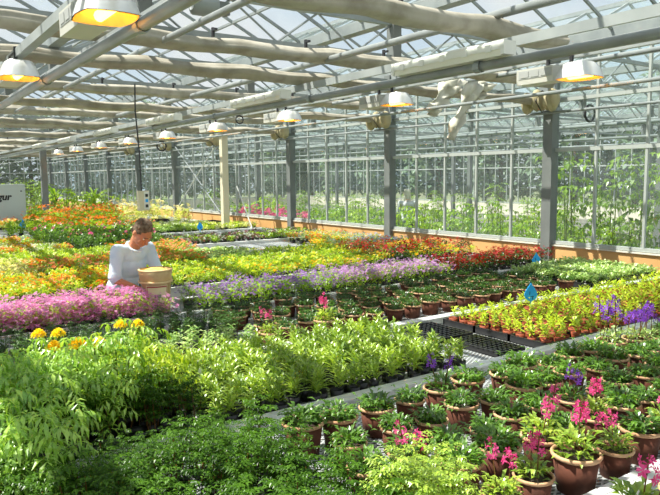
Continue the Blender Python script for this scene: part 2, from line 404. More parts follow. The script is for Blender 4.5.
alongY('support_rail', 4.14, 3.15, 0, M_beam, 'flat pale steel rail just above the strip-light pipe', 'rail', square=(.03, .075))
alongY('roof_tube', 4.25, 3.42, .035, M_pipe, 'round tube high above the flat pale rail', 'tube')
alongY('roof_tube', 2.35, 3.42, .03, M_pipe, 'round tube running high near the upper left roof', 'tube')
alongY('lamp_rail', 5.13, 3.17, 0, M_beam, 'square steel rail carrying the right-hand row of orange lamps', 'rail', square=(.05, .06))
alongY('irrigation_pipe', 5.36, 2.9, .018, M_steel, 'thin grey pipe passing just below the right-hand lamp row', 'pipe')
alongY('curtain_tube', 7.0, 3.45, .03, M_steel, 'round tube under the roof nearest the glass wall', 'tube')
alongY('curtain_tube', -.6, 3.42, .03, M_steel, 'round tube under the roof at the far left', 'tube')
alongY('eave_rail', 8.45, 3.05, .02, M_steel, 'grey round rail running high along the glass wall', 'rail')

# ------------------------------------------------------------------ rolled shade curtains along the trusses
def curtain(y, z, r, x0, x1, label, seed, sag=.04, hooks=True, group='rolled shade curtains'):
    rnd = random.Random(seed)
    t = thing('shade_curtain', label, 'curtain', (0, y, z), 0, group)
    n = int((x1-x0)/.14); na = 20; vs = []; fs = []
    ph = [rnd.uniform(0, 6) for _ in range(6)]
    for i in range(n+1):
        x = x0+(x1-x0)*i/n
        s_ = -sag*.5*abs(sin(x*pi/1.1+ph[0])) + .012*sin(x*.8+ph[1])
        rr = r*(1+.06*sin(x*2.3+ph[2])+.06*sin(x*5.7+ph[3]))
        for k in range(na):
            a = 2*pi*k/na
            q = 1+.10*sin(4*a+x*.5+ph[4])+.07*sin(7*a-x*.9+ph[5])+.03*sin(3*a+x*9)
            vs.append((x, rr*1.25*q*cos(a), s_+rr*.85*q*sin(a)))
    for i in range(n):
        for k in range(na): fs.append((i*na+k, i*na+(k+1) % na, (i+1)*na+(k+1) % na, (i+1)*na+k))
    fs += [tuple(range(na)), tuple(n*na+k for k in reversed(range(na)))]
    obj('cloth', MB().add(vs, fs), M_curtain, t, True)
    if hooks:
        x = x0+.4
        while x < x1:
            if seen(x, y, z): obj('hook', MB().box((x, 0, r*.85+.03), (.025, .03, .09)).box((x, -r*.4, r*.85+.05), (.03, .08, .02)), M_dark, t)
            x += 1.1
    return t
curtain(3.80, 3.33, .085, -1.5, 5.2, 'nearest upper rolled shade curtain, sagging across top centre', 1, .06)
for k, y in enumerate(tr_y[1:9]):
    nm = ORD[k]
    curtain(y-.28, 3.47, .085 if k < 5 else .1, XL+1, WX-.45, 'upper rolled shade curtain below the %s truss behind the nearest roll' % nm, 10+k)
    curtain(y+.10, 3.27, .075 if k < 5 else .1, XL+1, WX-.45, 'lower rolled shade curtain below the %s truss behind the nearest roll' % nm, 40+k, .05, False)
# torn plastic film hanging from the roll at the right
def film(x, y, z, dx, dy, L, w, label, seed):
    rnd = random.Random(seed); vs = []; fs = []; n = 12
    for i in range(n+1):
        s_ = i/n; c = Vector((x+dx*s_, y+dy*s_, z-L*s_)); ww = w*(1-.55*s_)
        for k in range(5):
            u = k/4-.5
            vs.append(c+Vector((u*ww*.8+rnd.uniform(-.01, .01), -u*ww*.6+.05*sin(k*2.3+i*.9), .02*sin(i*1.7+k))))
    for i in range(n):
        for k in range(4): fs.append((i*5+k, i*5+k+1, (i+1)*5+k+1, (i+1)*5+k))
    o = obj('plastic_film', MB().add(vs, fs), M_film, smooth=True)
    md = o.modifiers.new('thickness', 'SOLIDIFY'); md.thickness = .004
    return tag(o, label, 'film', 'torn film hanging from the roll')
film(5.72, 5.6, 3.25, -.30, .10, .42, .30, 'short scrap of plastic film hanging left below the curtain roll', 1)
film(6.0, 5.55, 3.22, -.30, .12, .66, .2, 'long twisted strip of plastic film hanging below the curtain roll', 2)
film(6.15, 5.6, 3.24, -.05, .05, .22, .36, 'bunched scrap of plastic film tucked under the roll', 3)

# ------------------------------------------------------------------ lamps
def lamp_meshes():
    out = {}
    b = MB().box((0, .40, .01), (.20, .46, .16))
    out['ballast'] = b.mesh('ballast', M_ballast)
    v = MB()
    v.box((-.102, .39, .03), (.004, .42, .085))
    for k in range(3): v.box((-.105, .26+k*.13, .03), (.006, .10, .06))
    out['vent_panel'] = v.mesh('vent_panel', plain('vent_grey', (.42, .43, .42), .5))
    prof = [(.11, .09), (.14, .075), (.18, .01), (.21, -.07)]
    def shell(off):
        vs = []; fs = []; n = 16
        for r, z in prof:
            for k in range(n):
                a = 2*pi*k/n; q = 1/max(abs(cos(a)), abs(sin(a)))**.55
                vs.append(((r-off)*q*cos(a)*.86, (r-off)*q*sin(a)*1.0-.08, z-off*.5))
        for i in range(len(prof)-1):
            for k in range(n): fs.append((i*n+k, i*n+(k+1) % n, (i+1)*n+(k+1) % n, (i+1)*n+k))
        fs.append(tuple(range(n)))
        return vs, fs
    out['reflector'] = MB().add(*shell(0)).mesh('reflector', M_refl, True)
    out['reflector_lining'] = MB().add(*shell(.008)).mesh('reflector_lining', M_reflglow, True)
    out['bulb'] = MB().tube([(0, -.24, -.035), (0, -.22, -.035), (0, .04, -.035), (0, .06, -.035)], [.008, .036, .036, .02], 10).mesh('bulb', M_bulb, True)
    out['hanger'] = MB().box((0, .3, .13), (.03, .03, .12)).box((0, .02, .16), (.03, .03, .16)).box((0, .16, .185), (.025, .31, .02)).mesh('hanger', M_dark)
    return out
LM = lamp_meshes()
def lamp(x, y, label):
    t = thing('grow_light', label, 'lamp', (x-.03, y-.03, 3.015), 0, 'orange glowing grow lights')
    t.scale = (.86, .86, .86)
    for n_, me in LM.items(): link(n_, me, t)
for k in range(9): lamp(5.13, 3.62+2.42*k, 'orange glowing grow light in the right-hand row, %s from the right edge' % ORD[k])
for k in range(7): lamp(1.08, 3.62+2.43*k, 'orange glowing grow light in the upper left row, %s from the top' % ORD[k])

def strip(y, label):
    t = thing('strip_light', label, 'light fixture', (3.87, y, 3.03), 0, 'white strip lights on the pipe')
    obj('housing', MB().box((0, 0, .035), (.13, 1.22, .05)).box((0, 0, .065), (.09, 1.2, .02)), M_white, t)
    obj('diffuser', MB().box((0, 0, -.012), (.115, 1.18, .05)), M_lens, t)
    for s_ in (-1, 1): obj('end_cap', MB().box((0, s_*.61, .02), (.135, .03, .1)), M_white, t)
    for q in range(5): obj('clip', MB().box((-.068, -.48+q*.24, .025), (.012, .05, .05)), M_white, t)
for k in range(6): strip(3.88+3.15*k, 'long white strip light on thick pipe, %s from the right' % ORD[k])

# small fittings
def wheel(x, y, z, r, label):
    t = thing('pulley_wheel', label, 'pulley', (x, y, z))
    b = MB()
    n = 20
    b.tube([(r*cos(2*pi*k/n), 0, r*sin(2*pi*k/n)) for k in range(n+1)], r*.16, 6, False)
    obj('rim', b, M_dark, t, True)
    s_ = MB()
    for k in range(5): s_.tube([(0, 0, 0), (r*cos(2*pi*k/5), 0, r*sin(2*pi*k/5))], r*.08, 5)
    obj('spokes', s_, M_steel, t); obj('hub', MB().ball((0, 0, 0), r*.3, 8, 6), M_alu, t, True)
wheel(8.05, 21.4, 3.2, .16, 'dark curtain pulley wheel at top of the fifth wall column')
wheel(3.9, 7.6, 2.86, .05, 'small dark pulley hanging under the strip-light pipe')
wheel(8.78, 5.87, 3.02, .12, 'grey spoked wheel behind the glass right of first column')
t = thing('drive_motor', 'round grey motor unit hanging under the roof at upper left', 'motor', (2.72, 6.0, 3.78))
obj('housing', MB().tube([(-.12, 0, 0), (-.1, 0, 0), (.12, 0, 0), (.14, 0, 0)], [.07, .11, .11, .08], 14), M_steel, t, True)
obj('mount', MB().box((0, 0, .14), (.06, .06, .14)), M_dark, t); obj('gearbox', MB().box((.2, 0, -.02), (.12, .1, .12)), M_post, t)
# hanging control box on its cable
t = thing('hanging_control_box', 'cream control box hanging on black cable above the man', 'control box', (3.40, 9.9, 1.64))
obj('case', MB().box((0, 0, .15), (.16, .10, .30)), M_cream, t)
obj('switch_plate', MB().box((.035, -.055, .15), (.08, .012, .27)), M_white, t)
for k in range(3): obj('button', MB().box((.035, -.063, .07+k*.08), (.04, .008, .045)), M_blue if k == 1 else M_dark, t)
obj('cable', MB().tube([(-.02, 0, .3), (-.03, 0, .9), (-.05, .05, 1.5), (-.05, .02, 1.9)], .011, 6), M_dark, t)

# ------------------------------------------------------------------ benches
ZB = .78
BEN = [('nearest', .30, 1.43), ('second', 1.46, 3.0), ('third', 3.03, 4.29), ('fourth', 4.32, 5.87), ('fifth', 5.90, 6.66), ('sixth', 7.36, 8.98), ('seventh', 9.01, 10.40),
       ('eighth', 10.43, 11.88), ('ninth', 11.91, 13.36), ('tenth', 13.39, 14.84), ('eleventh', 14.87, 16.32), ('twelfth', 16.35, 17.7), ('thirteenth', 18.6, 20.1), ('fourteenth', 20.13, 21.6), ('fifteenth', 21.63, 23.1)]
BX0, BX1 = -.9, 8.25
for nm, a, b in BEN:
    t = thing('growing_bench', 'long silver mesh-topped growing bench, %s the front' % (nm+(' to' if nm == 'nearest' else ' from')), 'bench', ((BX0+BX1)/2, (a+b)/2, 0), 0, 'long growing benches')
    L, W = BX1-BX0, b-a
    obj('mesh_top', MB().box((0, 0, ZB-.01), (L-.02, W-.04, .02)), M_mesh, t)
    for s_ in (-1, 1):
        obj('side_rail', MB().box((0, s_*(W/2-.015), ZB-.01), (L, .03, .12)).box((0, s_*(W/2-.012), ZB+.053), (L, .05, .012)), M_alu, t)
        obj('end_rail', MB().box((s_*(L/2-.015), 0, ZB-.01), (.03, W-.06, .12)), M_alu, t)
    cx = MB()
    for k in range(5):
        x = -L/2+.6+k*(L-1.2)/4
        obj('crossbar', MB().box((x, 0, ZB-.065), (.05, W-.06, .05)), M_steel, t)
        for s_ in (-1, 1): obj('leg', MB().box((x, s_*(W/2-.25), (ZB-.09)/2), (.05, .05, ZB-.09)), M_steel, t)

# ------------------------------------------------------------------ plants: kinds
PROTO = {}
SUB = {'rim', 'flower_spike', 'flower_head'}          # pieces of the part named just before them
def proto(key, name, variants): PROTO[key] = (name, variants)
def potmesh(r, h, mt, rimmt=None, name='pot', n=22):
    b = MB().lathe([(0, 0), (r*.74, 0), (r*.93, h*.90), (r*.90, h*.90), (r*.86, h*.6)], n=n)
    b2 = MB().lathe([(r*.92, h*.885), (r*1.0, h*.89), (r*1.03, h*.93), (r*1.03, h*.97), (r*.99, h), (r*.93, h), (r*.90, h*.93)], n=n)
    return [(name, b.mesh(name, mt, True)), ('rim', b2.mesh('rim', rimmt or mt, True))]
def soilmesh(r, z): return ('soil', MB().lathe([(0, z+.004), (r*.5, z+.006), (r*.89, z)], n=14).mesh('soil', M_soil, True))
def recolour(me, mt):
    me = me.copy(); me.materials.clear(); me.materials.append(mt); return me
def bush(rnd, n, r, h, z0, L, W, el=(.1, 1.2), droop=.6, stem=.6):
    b = MB()
    for i in range(n):
        q = rnd.random()**.6; az = rnd.uniform(0, 2*pi); zz = z0+h*stem*rnd.random()**.8
        rr = r*q*.6; k = (1-.25*rnd.random())
        b.leaf((rr*cos(az), rr*sin(az), zz), az+rnd.uniform(-.5, .5), rnd.uniform(*el), L*k, W*k, droop*rnd.uniform(.5, 1.4))
    return b
def flowers(rnd, n, r, z0, z1, fr, nP=5):
    b = MB()
    for i in range(n):
        q = r*rnd.random()**.5; az = rnd.uniform(0, 2*pi); z = z0+(z1-z0)*rnd.random()*(1-.35*(q/r)**2)
        b.flower((q*cos(az), q*sin(az), z), fr*rnd.uniform(.75, 1.2), nP, (rnd.uniform(-.7, .5), rnd.uniform(-.9, .3), .8), rnd)
    return b
# -- terracotta pots with dark green bushes
vs_ = []
for s_ in range(5):
    rnd = random.Random(100+s_)
    f = bush(rnd, 150, .118, .10, .125, .056, .02, (.05, 1.2), .75)
    for q in range(5):
        az = rnd.uniform(0, 6.3)
        for k in range(7): f.leaf((.05*cos(az)+.012*k*cos(az), .05*sin(az)+.012*k*sin(az), +.14+.010*k), az+2.4*k, .5, .045, .016, .5)
    vs_.append(potmesh(.092, .15, M_terra, M_rim)+[soilmesh(.092, .125), ('foliage', f.mesh('foliage', L_pot))])
proto('pot', 'potted_plant', vs_)
vs_ = []
for s_ in range(4):
    rnd = random.Random(140+s_)
    f = bush(rnd, 125, .125, .07, .105, .048, .019, (.0, .9), .8)
    vs_.append(potmesh(.088, .125, M_terra, M_rim)+[soilmesh(.088, .105), ('foliage', f.mesh('foliage', L_dark))])
proto('darkpot', 'potted_plant', vs_)
# -- potted salvias with upright spikes of bright blooms
def spikes(rnd, n, r, z0, h, petal, fr, key):
    parts = []
    for i in range(n):
        st = MB(); fl = MB(); az = rnd.uniform(0, 6.3); q = r*rnd.random(); x, y = q*cos(az), q*sin(az); lx, ly = rnd.uniform(-.05, .05), rnd.uniform(-.05, .05)
        hh = h*rnd.uniform(.75, 1.1)
        st.tube([(x, y, z0), (x+lx*.5, y+ly*.5, z0+hh*.5), (x+lx, y+ly, z0+hh)], .0028, 4)
        m_ = rnd.randint(6, 9)
        for k in range(m_):
            u = .6+.4*k/m_; a = k*2.4+az
            c = Vector((x+lx*u, y+ly*u, z0+hh*u)); d = Vector((cos(a), sin(a), .15))
            rr = fr*(1.2-.5*k/m_)*rnd.uniform(.8, 1.15)
            fl.flower(c+d*rr*1.2+Vector((0, 0, rnd.uniform(-.012, .006))), rr, 5, d+Vector((0, 0, rnd.uniform(-.6, .4))), rnd)
            fl.leaf(c, a, .2, rr*1.6, rr*.7, .7)
        o1 = ('flower_stem', st.mesh('flower_stem', L_redstem)); o2 = ('flower_spike', fl.mesh('flower_spike', petal))
        parts += [o1, o2]
    return parts
vs_ = []
for s_ in range(3):
    rnd = random.Random(170+s_)
    f = bush(rnd, 110, .11, .15, .125, .055, .024, (.1, 1.2), .6)
    vs_.append(potmesh(.092, .15, M_terra, M_rim)+[soilmesh(.092, .125), ('foliage', f.mesh('foliage', L_sal))]+spikes(rnd, 2, .05, .14, .23, P['magenta'], .021, 'm'))
proto('pinkpot', 'flowering_salvia', vs_)
vs_ = []
for s_ in range(2):
    rnd = random.Random(180+s_)
    f = bush(rnd, 90, .11, .13, .125, .055, .022, (.1, 1.2), .6)
    vs_.append(potmesh(.092, .15, M_terra, M_rim)+[soilmesh(.092, .125), ('foliage', f.mesh('foliage', L_pot))]+spikes(rnd, 2, .04, .14, .2, P['violet'], .017, 'v'))
proto('violetpot', 'flowering_stock', vs_)
vs_ = []
for s_ in range(2):
    rnd = random.Random(186+s_)
    f = bush(rnd, 90, .11, .13, .125, .055, .022, (.1, 1.2), .6)
    vs_.append(potmesh(.092, .15, M_terra, M_rim)+[soilmesh(.092, .125), ('foliage', f.mesh('foliage', L_glint))]+spikes(rnd, 5, .07, .14, .27, P['violet'], .022, 'v'))
proto('tallviolet', 'flowering_stock', vs_)
# -- ferny young plants with red-brown stems
def blackpot(r, h): return potmesh(r, h, M_black, None, 'pot', 12)[:1]
vs_ = []
for s_ in range(5):
    rnd = random.Random(200+s_); f = MB(); st = MB()
    for q in range(5):
        x, y = rnd.uniform(-.05, .05), rnd.uniform(-.05, .05); h = rnd.uniform(.14, .24); lx, ly = rnd.uniform(-.04, .04), rnd.uniform(-.04, .04)
        st.tube([(x, y, .09), (x+lx*.75, y+ly*.75, .09+h*.75)], .0025, 4)
        for k in range(6):
            u = .25+.75*k/5; az = k*1.57+q+rnd.uniform(-.3, .3)
            for sg in (0, pi):
                f.pinnate((x+lx*u, y+ly*u, .09+h*u), az+sg, .6, .055*(1.15-.4*u), .03, .012, 3, .5, rnd)
    vs_.append(blackpot(.055, .09)+[('stem', st.mesh('stem', L_redstem)), ('foliage', f.mesh('foliage', L_fern))])
proto('fern', 'ferny_young_plant', vs_)
proto('brightfern', 'ferny_young_plant', [[(n_, me) if n_ != 'foliage' else (n_, recolour(me, L_sal)) for n_, me in v_] for v_ in vs_[:3]])
proto('darkfern', 'dark_seedling', [[(n_, me) if n_ != 'foliage' else (n_, recolour(me, L_dark)) for n_, me in v_] for v_ in vs_[:3]])
vs_ = []
for s_ in range(3):
    rnd = random.Random(215+s_); f = MB()
    for q in range(4):
        x, y = rnd.uniform(-.05, .05), rnd.uniform(-.05, .05); h = rnd.uniform(.06, .13)
        for k in range(5):
            u = .25+.75*k/4; az = k*1.57+q
            for sg in (0, pi): f.leaf((x, y, .09+h*u), az+sg, .45, .055, .022, .5)
    vs_.append(blackpot(.055, .09)+[('foliage', f.mesh('foliage', L_dark))])
proto('seed', 'dark_seedling', vs_)
vs_ = []
for s_ in range(3):
    rnd = random.Random(222+s_); f = MB()
    for q in range(4):
        x, y = rnd.uniform(-.05, .05), rnd.uniform(-.05, .05); h = rnd.uniform(.08, .15)
        for k in range(5):
            u = .25+.75*k/4; az = k*1.57+q
            for sg in (0, pi): f.leaf((x, y, .09+h*u), az+sg, .3, .065, .03, .5)
    vs_.append(blackpot(.055, .09)+[('foliage', f.mesh('foliage', L_glint))])
proto('paleseed', 'pale_seedling', vs_)
# -- tall marigolds
vs_ = []
for s_ in range(4):
    rnd = random.Random(230+s_); f = MB(); st = MB(); heads = []
    for q in range(4):
        az0 = rnd.uniform(0, 6.3); h = rnd.uniform(.26, .40); lx, ly = .08*cos(az0), .08*sin(az0)
        st.tube([(0, 0, .1), (lx*.6, ly*.6, .1+h*.5), (lx*.8, ly*.8, .1+h*.72)], .0045, 5)
        for k in range(9):
            u = .15+.85*k/8; az = k*2.4+q
            if s_ == 0: u *= .55
            f.pinnate((lx*u, ly*u, .1+h*u), az, .75-.1*k/8, .14*(1.15-.4*u), .07, .019, 4, 1.5, rnd)
        heads.append((lx, ly, .1+h))
    parts = potmesh(.075, .12, M_black, None, 'pot', 14)[:1]+[('stem', st.mesh('stem', L_stem)), ('foliage', f.mesh('foliage', L_mari))]
    if s_ == 0:
        for q in range(2):
            x, y, z = ((-.045, -.01, .30), (.045, .015, .295))[q]
            parts.append(('flower_stem', MB().tube([(0, 0, .1), (x*.6, y*.6, z*.7), (x, y, z+.04)], .004, 5).mesh('flower_stem', L_stem)))
            parts.append(('flower_head', MB().pom((x, y, z+.045), .042, rnd).mesh('flower_head', P['yellow'])))
    vs_.append(parts)
proto('marigold', 'tall_marigold', vs_[1:]); proto('marigoldbloom', 'tall_marigold', vs_[:1])
vs_ = []
for s_ in range(3):
    rnd = random.Random(240+s_); f = MB(); st = MB()
    for q in range(4):
        az0 = rnd.uniform(0, 6.3); h = rnd.uniform(.18, .30); lx, ly = .07*cos(az0), .07*sin(az0)
        st.tube([(0, 0, .1), (lx*.6, ly*.6, .1+h*.5), (lx*.7, ly*.7, .1+h*.7)], .004, 5)
        for k in range(8):
            u = .3+.7*k/7; az = k*2.4+q
            f.pinnate((lx*u, ly*u, .1+h*u), az, .5, .13*(1.15-.4*u), .07, .018, 4, 1.7, rnd)
    vs_.append(potmesh(.075, .12, M_black, None, 'pot', 14)[:1]+[('stem', st.mesh('stem', L_redstem)), ('foliage', f.mesh('foliage', L_yg))])
proto('drooping', 'drooping_lime_plant', vs_)
# -- young salvias in black pots, upright pointed leaves
vs_ = []
for s_ in range(5):
    rnd = random.Random(250+s_); f = MB()
    for q in range(3):
        x, y = rnd.uniform(-.03, .03), rnd.uniform(-.03, .03); h = rnd.uniform(.05, .16)
        for k in range(6):
            u = .1+.9*k/5; az = k*1.57+q*.8+rnd.uniform(-.3, .3)
            for sg in (0, pi): f.longleaf((x, y, .085+h*u), az+sg, .55+.6*u, rnd.uniform(.07, .115)*(1.1-.3*u), .018, 1.1, .4, 3)
    vs_.append(blackpot(.05, .09)+[('foliage', f.mesh('foliage', L_sal))])
proto('salvia', 'young_salvia', vs_)
# -- lime plants in little terracotta pots
vs_ = []
for s_ in range(4):
    rnd = random.Random(260+s_); f = MB()
    for q in range(3):
        x, y = rnd.uniform(-.025, .025), rnd.uniform(-.025, .025)
        for k in range(8):
            az = k*.785+rnd.uniform(-.2, .2); f.leaf((x, y, .09+.05*(k % 3)/2+.01*q), az, .25+.35*(k % 3), .06, .024, .5)
    vs_.append(potmesh(.05, .085, M_smallpot, None, 'pot', 12)[:1]+[soilmesh(.052, .06), ('foliage', f.mesh('foliage', L_lime))])
proto('lime', 'lime_leaved_plant', vs_)
vs_ = []
for s_ in range(4):
    rnd = random.Random(270+s_)
    f = bush(rnd, 75, .11, .12, .07, .075, .03, (.1, 1.0), .7)
    vs_.append(blackpot(.06, .08)+[('foliage', f.mesh('foliage', L_glint))])
proto('glintleaf', 'glint_leaved_plant', vs_)
# -- bedding plants in flower
def bedding(key, name, leafm, petal, nl=55, nf=22, r=.12, h=.2, fr=.02, nP=5, L=.06, W=.022, nv=4, seed=300, pet2=None, zf=.62):
    vs = []
    for s_ in range(nv):
        rnd = random.Random(seed+s_)
        f = bush(rnd, nl, r, h*.72, .05, L, W, (.1, 1.25), .6, .85)
        pr = blackpot(.055, .075)+[('foliage', f.mesh('foliage', leafm)), ('blossom', flowers(rnd, nf, r*1.05, h*zf, h*1.08, fr, nP).mesh('blossom', petal))]
        if pet2: pr.append(('blossom', flowers(rnd, nf//2, r*1.05, h*zf, h*1.08, fr, nP).mesh('blossom', pet2)))
        vs.append(pr)
    proto(key, name, vs)
bedding('pink', 'pink_dianthus', L_bright, P['pink'], 60, 110, .15, .27, .021, 5, seed=300, zf=.28)
bedding('purple', 'purple_bedding_plant', L_bright, P['purple'], 80, 40, .12, .24, .019, 5, seed=310, zf=.5)
bedding('lilac', 'lilac_bedding_plant', L_bright, P['lilac'], 60, 55, .12, .25, .019, 5, seed=320, zf=.55)
bedding('red', 'red_bedding_plant', L_dark, P['red'], 60, 26, .13, .27, .022, 6, seed=330, zf=.55)
bedding('limeyel', 'yellow_pansy', L_limegreen, P['yellow'], 75, 6, .13, .18, .022, 5, seed=340)
bedding('amber', 'amber_pansy', L_limegreen, P['amber'], 65, 14, .13, .18, .026, 5, seed=345)
bedding('orange', 'orange_bedding_plant', L_mid, P['orange'], 75, 13, .13, .2, .026, 6, seed=350, pet2=P['salmon'])
bedding('bronze', 'orange_pansy', L_limegreen, P['orange'], 65, 15, .13, .18, .028, 5, seed=355, pet2=P['amber'])
bedding('salmon', 'salmon_bedding_plant', L_mid, P['salmon'], 75, 16, .13, .2, .026, 6, seed=360)
bedding('wine', 'wine_red_pansy', L_dark, P['wine'], 50, 16, .12, .15, .026, 5, seed=370, pet2=P['white'])
bedding('bluegrey', 'pale_blue_bedding_plant', L_mid, P['bluegrey'], 50, 30, .13, .2, .022, 6, seed=380)
bedding('cream', 'cream_flowered_plant', L_pale, P['cream'], 55, 18, .13, .22, .03, 6, seed=390)
bedding('whitefl', 'white_flowered_plant', L_mid, P['white'], 65, 16, .13, .18, .022, 6, seed=400)
bedding('pale', 'pale_lime_plant', L_pale, P['white'], 75, 8, .13, .16, .02, 5, seed=410)
bedding('limeonly', 'lime_bedding_plant', L_limegreen, P['cream'], 85, 4, .13, .15, .016, 5, seed=420)
bedding('green', 'green_bedding_plant', L_mid, P['white'], 85, 3, .13, .15, .015, 5, seed=425)
bedding('dahlia', 'orange_dahlia', L_mid, P['orange'], 130, 7, .2, .42, .036, 8, .095, .045, seed=430, zf=.9)
bedding('leafy', 'leafy_dahlia', L_pot, P['orange'], 150, 1, .2, .36, .03, 8, .095, .045, seed=435, zf=.8)
bedding('pinkdahlia', 'pink_dahlia', L_pot, P['magenta'], 130, 2, .2, .40, .034, 8, .095, .045, seed=440, zf=.8)
bedding('tallyellow', 'cream_dahlia', L_pale, P['cream'], 120, 10, .22, .5, .05, 8, .09, .03, seed=450, zf=.7)
bedding('heather', 'grey_green_bedding_plant', L_glint, P['bluegrey'], 80, 12, .12, .2, .014, 5, .06, .012, seed=460)

COUNT = {}
def plant(key, x, y, z, label, cat, group, rnd, sc=1.0, rz=None, force=False, rim=None):
    if not force and not seen(x, y, z+.12): return None
    name, variants = PROTO[key]
    t = thing(name, label, cat, (x, y, z), rnd.uniform(0, 6.28) if rz is None else rz, group)
    s_ = sc*rnd.uniform(.86, 1.14); t.scale = (s_, s_, s_)
    last = None
    for pn, me in rnd.choice(variants):
        last = link(pn, me, last if pn in SUB and last else t) if pn in SUB else link(pn, me, t)
    COUNT[group] = COUNT.get(group, 0)+1
    return t
def block(keys, x0, x1, y0, y1, sp, label, group, seed, z=ZB, sc=1.0, jit=.25, cat='plant', skip=None):
    """set out a bed of plants in staggered rows"""
    rnd = random.Random(seed); n = max(1, round((y1-y0)/sp)); m_ = max(1, round((x1-x0)/sp))
    for j in range(n):
        for i in range(m_):
            x = x0+(x1-x0)*(i+.5+(.25 if j % 2 else -.25))/m_; y = y0+(y1-y0)*(j+.5)/n
            x += rnd.uniform(-jit, jit)*sp; y += rnd.uniform(-jit, jit)*sp
            if skip and skip(x, y) or math.hypot(x-7.5, y-15.55) < .22: continue
            k = rnd.choice(keys) if isinstance(keys, (list, tuple)) else keys
            plant(k, x, y, z, label[k] if isinstance(label, dict) else label, cat, group[k] if isinstance(group, dict) else group, rnd, sc)

# ---- second bench: rows of terracotta pots (right), ferny plants (left)
rnd = random.Random(5)
front_pink = {(2.06, 1.63), (2.32, 1.63), (2.58, 1.63)}
rows = [('row along the back rail', 2.60, 1.64), ('second row from the back rail', 2.35, 1.76), ('third row from the back rail', 2.10, 1.64), ('fourth row from the back rail', 1.86, 1.72), ('row along the front rail', 1.62, 1.92)]
for rn, y, x0 in rows:
    x = x0; k = 0
    while x < 7.2:
        xx, yy = x+rnd.uniform(-.03, .03), y+rnd.uniform(-.03, .03)
        if seen(xx, yy, ZB+.1):
            key = 'pot'; d = 'terracotta pot of bushy green leaves'
            if y < 1.8 and k in (0, 1, 2, 3): key = 'pinkpot'; d = 'terracotta pot with magenta flower spikes'
            elif y < 2.0 and k in (0, 3, 5): key = 'pinkpot'; d = 'terracotta pot with magenta flower spikes'
            elif (2.0 < y < 2.2 and k == 6) or (y > 2.5 and k in (4,)): key = 'violetpot'; d = 'terracotta pot with violet flower spikes'
            elif y > 2.5 and k in (11, 12, 13, 15, 16): key = 'tallviolet'; d = 'terracotta pot with tall violet flower spikes'
            plant(key, xx, yy, ZB, '%s, %s pot in %s' % (d, ORD[k], rn), 'potted plant', 'terracotta pots on the second bench', rnd)
            k += 1
        x += .238
block('fern', .05, 1.50, 1.55, 2.58, .14, 'ferny green young plant with red-brown stems in dense front left bed', 'ferny plants in the front left bed', 11)
block('fern', .35, 1.45, 2.58, 2.95, .12, 'low ferny plant of the front left bed, close to the rail', 'low ferny plants by the rail', 14, sc=.62)
block('fern', .5, 1.35, 3.10, 3.45, .125, 'ferny green young plant beside the rail below the marigolds', 'ferny plants below the marigolds', 12)
block('brightfern', 1.42, 1.80, 1.52, 1.85, .11, 'pale green young plant between the ferny bed and the pots', 'pale plants left of the pots', 13)
# nearest bench: a few flowering salvias in the lower right corner
rnd = random.Random(8)
for k, (x, y) in enumerate(((2.12, 1.18), (2.50, 1.22), (2.78, 1.20))):
    plant('pinkpot', x, y, ZB, 'magenta flowering potted salvia on the nearest bench, %s from left' % ORD[k], 'potted plant', 'salvias on the nearest bench', rnd, force=True)

# ---- third bench: marigolds, drooping plants, young salvias, trays, lime plants
block('marigold', -.05, 1.0, 3.12, 3.62, .19, 'tall marigold plant with cut leaves at the left edge', 'tall marigolds at the left', 20, sc=1.0)
block('marigold', -.05, 1.0, 3.62, 4.22, .19, 'marigold plant with cut leaves around the yellow blooms', 'marigolds round the yellow blooms', 24, sc=.68)
rnd = random.Random(19)
for x, y, h_, w_ in ((.82, 4.2, 1.13, 'leftmost, above the pink bed edge'), (.82, 3.77, 1.22, 'beside the white tags'), (.96, 3.82, 1.24, 'right of the white tags'), (1.315, 4.2, 1.13, 'rightmost, against the dark seedlings')):
    plant('marigoldbloom', x, y, ZB, 'marigold plant with yellow pompom flowers, '+w_, 'plant', None, rnd, h_, rz=-.5, force=True)
block('marigold', .0, .55, 2.45, 2.95, .2, 'tall marigold plant standing among the ferny front bed', 'tall marigolds in the front bed', 21)
block('drooping', 1.02, 1.45, 3.35, 4.0, .22, 'drooping yellow-green plant with cut leaves beside the marigolds', 'drooping yellow-green plants', 22)
block('salvia', 1.40, 3.32, 3.10, 4.20, .100, 'young salvia with pointed fresh green leaves in a black pot', 'young salvias on the third bench', 23, jit=.3, sc=.86)
def limes():
    rnd = random.Random(30); nx, ny = 30, 9
    for j in range(ny):
        for i in range(nx):
            x = 4.22+i*.128; y = 3.14+j*.125
            plant('lime', x+rnd.uniform(-.012, .012), y+rnd.uniform(-.012, .012), ZB+.008, 'lime yellow plant in a small terracotta pot set in black trays', 'plant', 'lime yellow plants in black trays', rnd, .86)
limes()
def tray(x, y, w, d, label, group, cells=None, h=.045, z=ZB):
    t = thing('seedling_tray', label, 'tray', (x, y, z), 0, group)
    obj('base', MB().box((0, 0, .003), (w, d, .006)), M_black, t)
    b = MB()
    for s_ in (-1, 1): b.box((s_*(w/2-.006), 0, h/2), (.012, d, h)); b.box((0, s_*(d/2-.006), h/2), (w, .012, h))
    b.box((0, 0, h), (w+.02, d+.02, .004)) if False else None
    obj('wall', b, M_black, t)
    if cells:
        c = MB(); nx, ny = cells
        for k in range(1, nx): c.box((-w/2+w*k/nx, 0, h*.8), (.012, d, h*.35))
        for k in range(1, ny): c.box((0, -d/2+d*k/ny, h*.8), (w, .012, h*.35))
        obj('cell_grid', c, M_black, t)
    return t
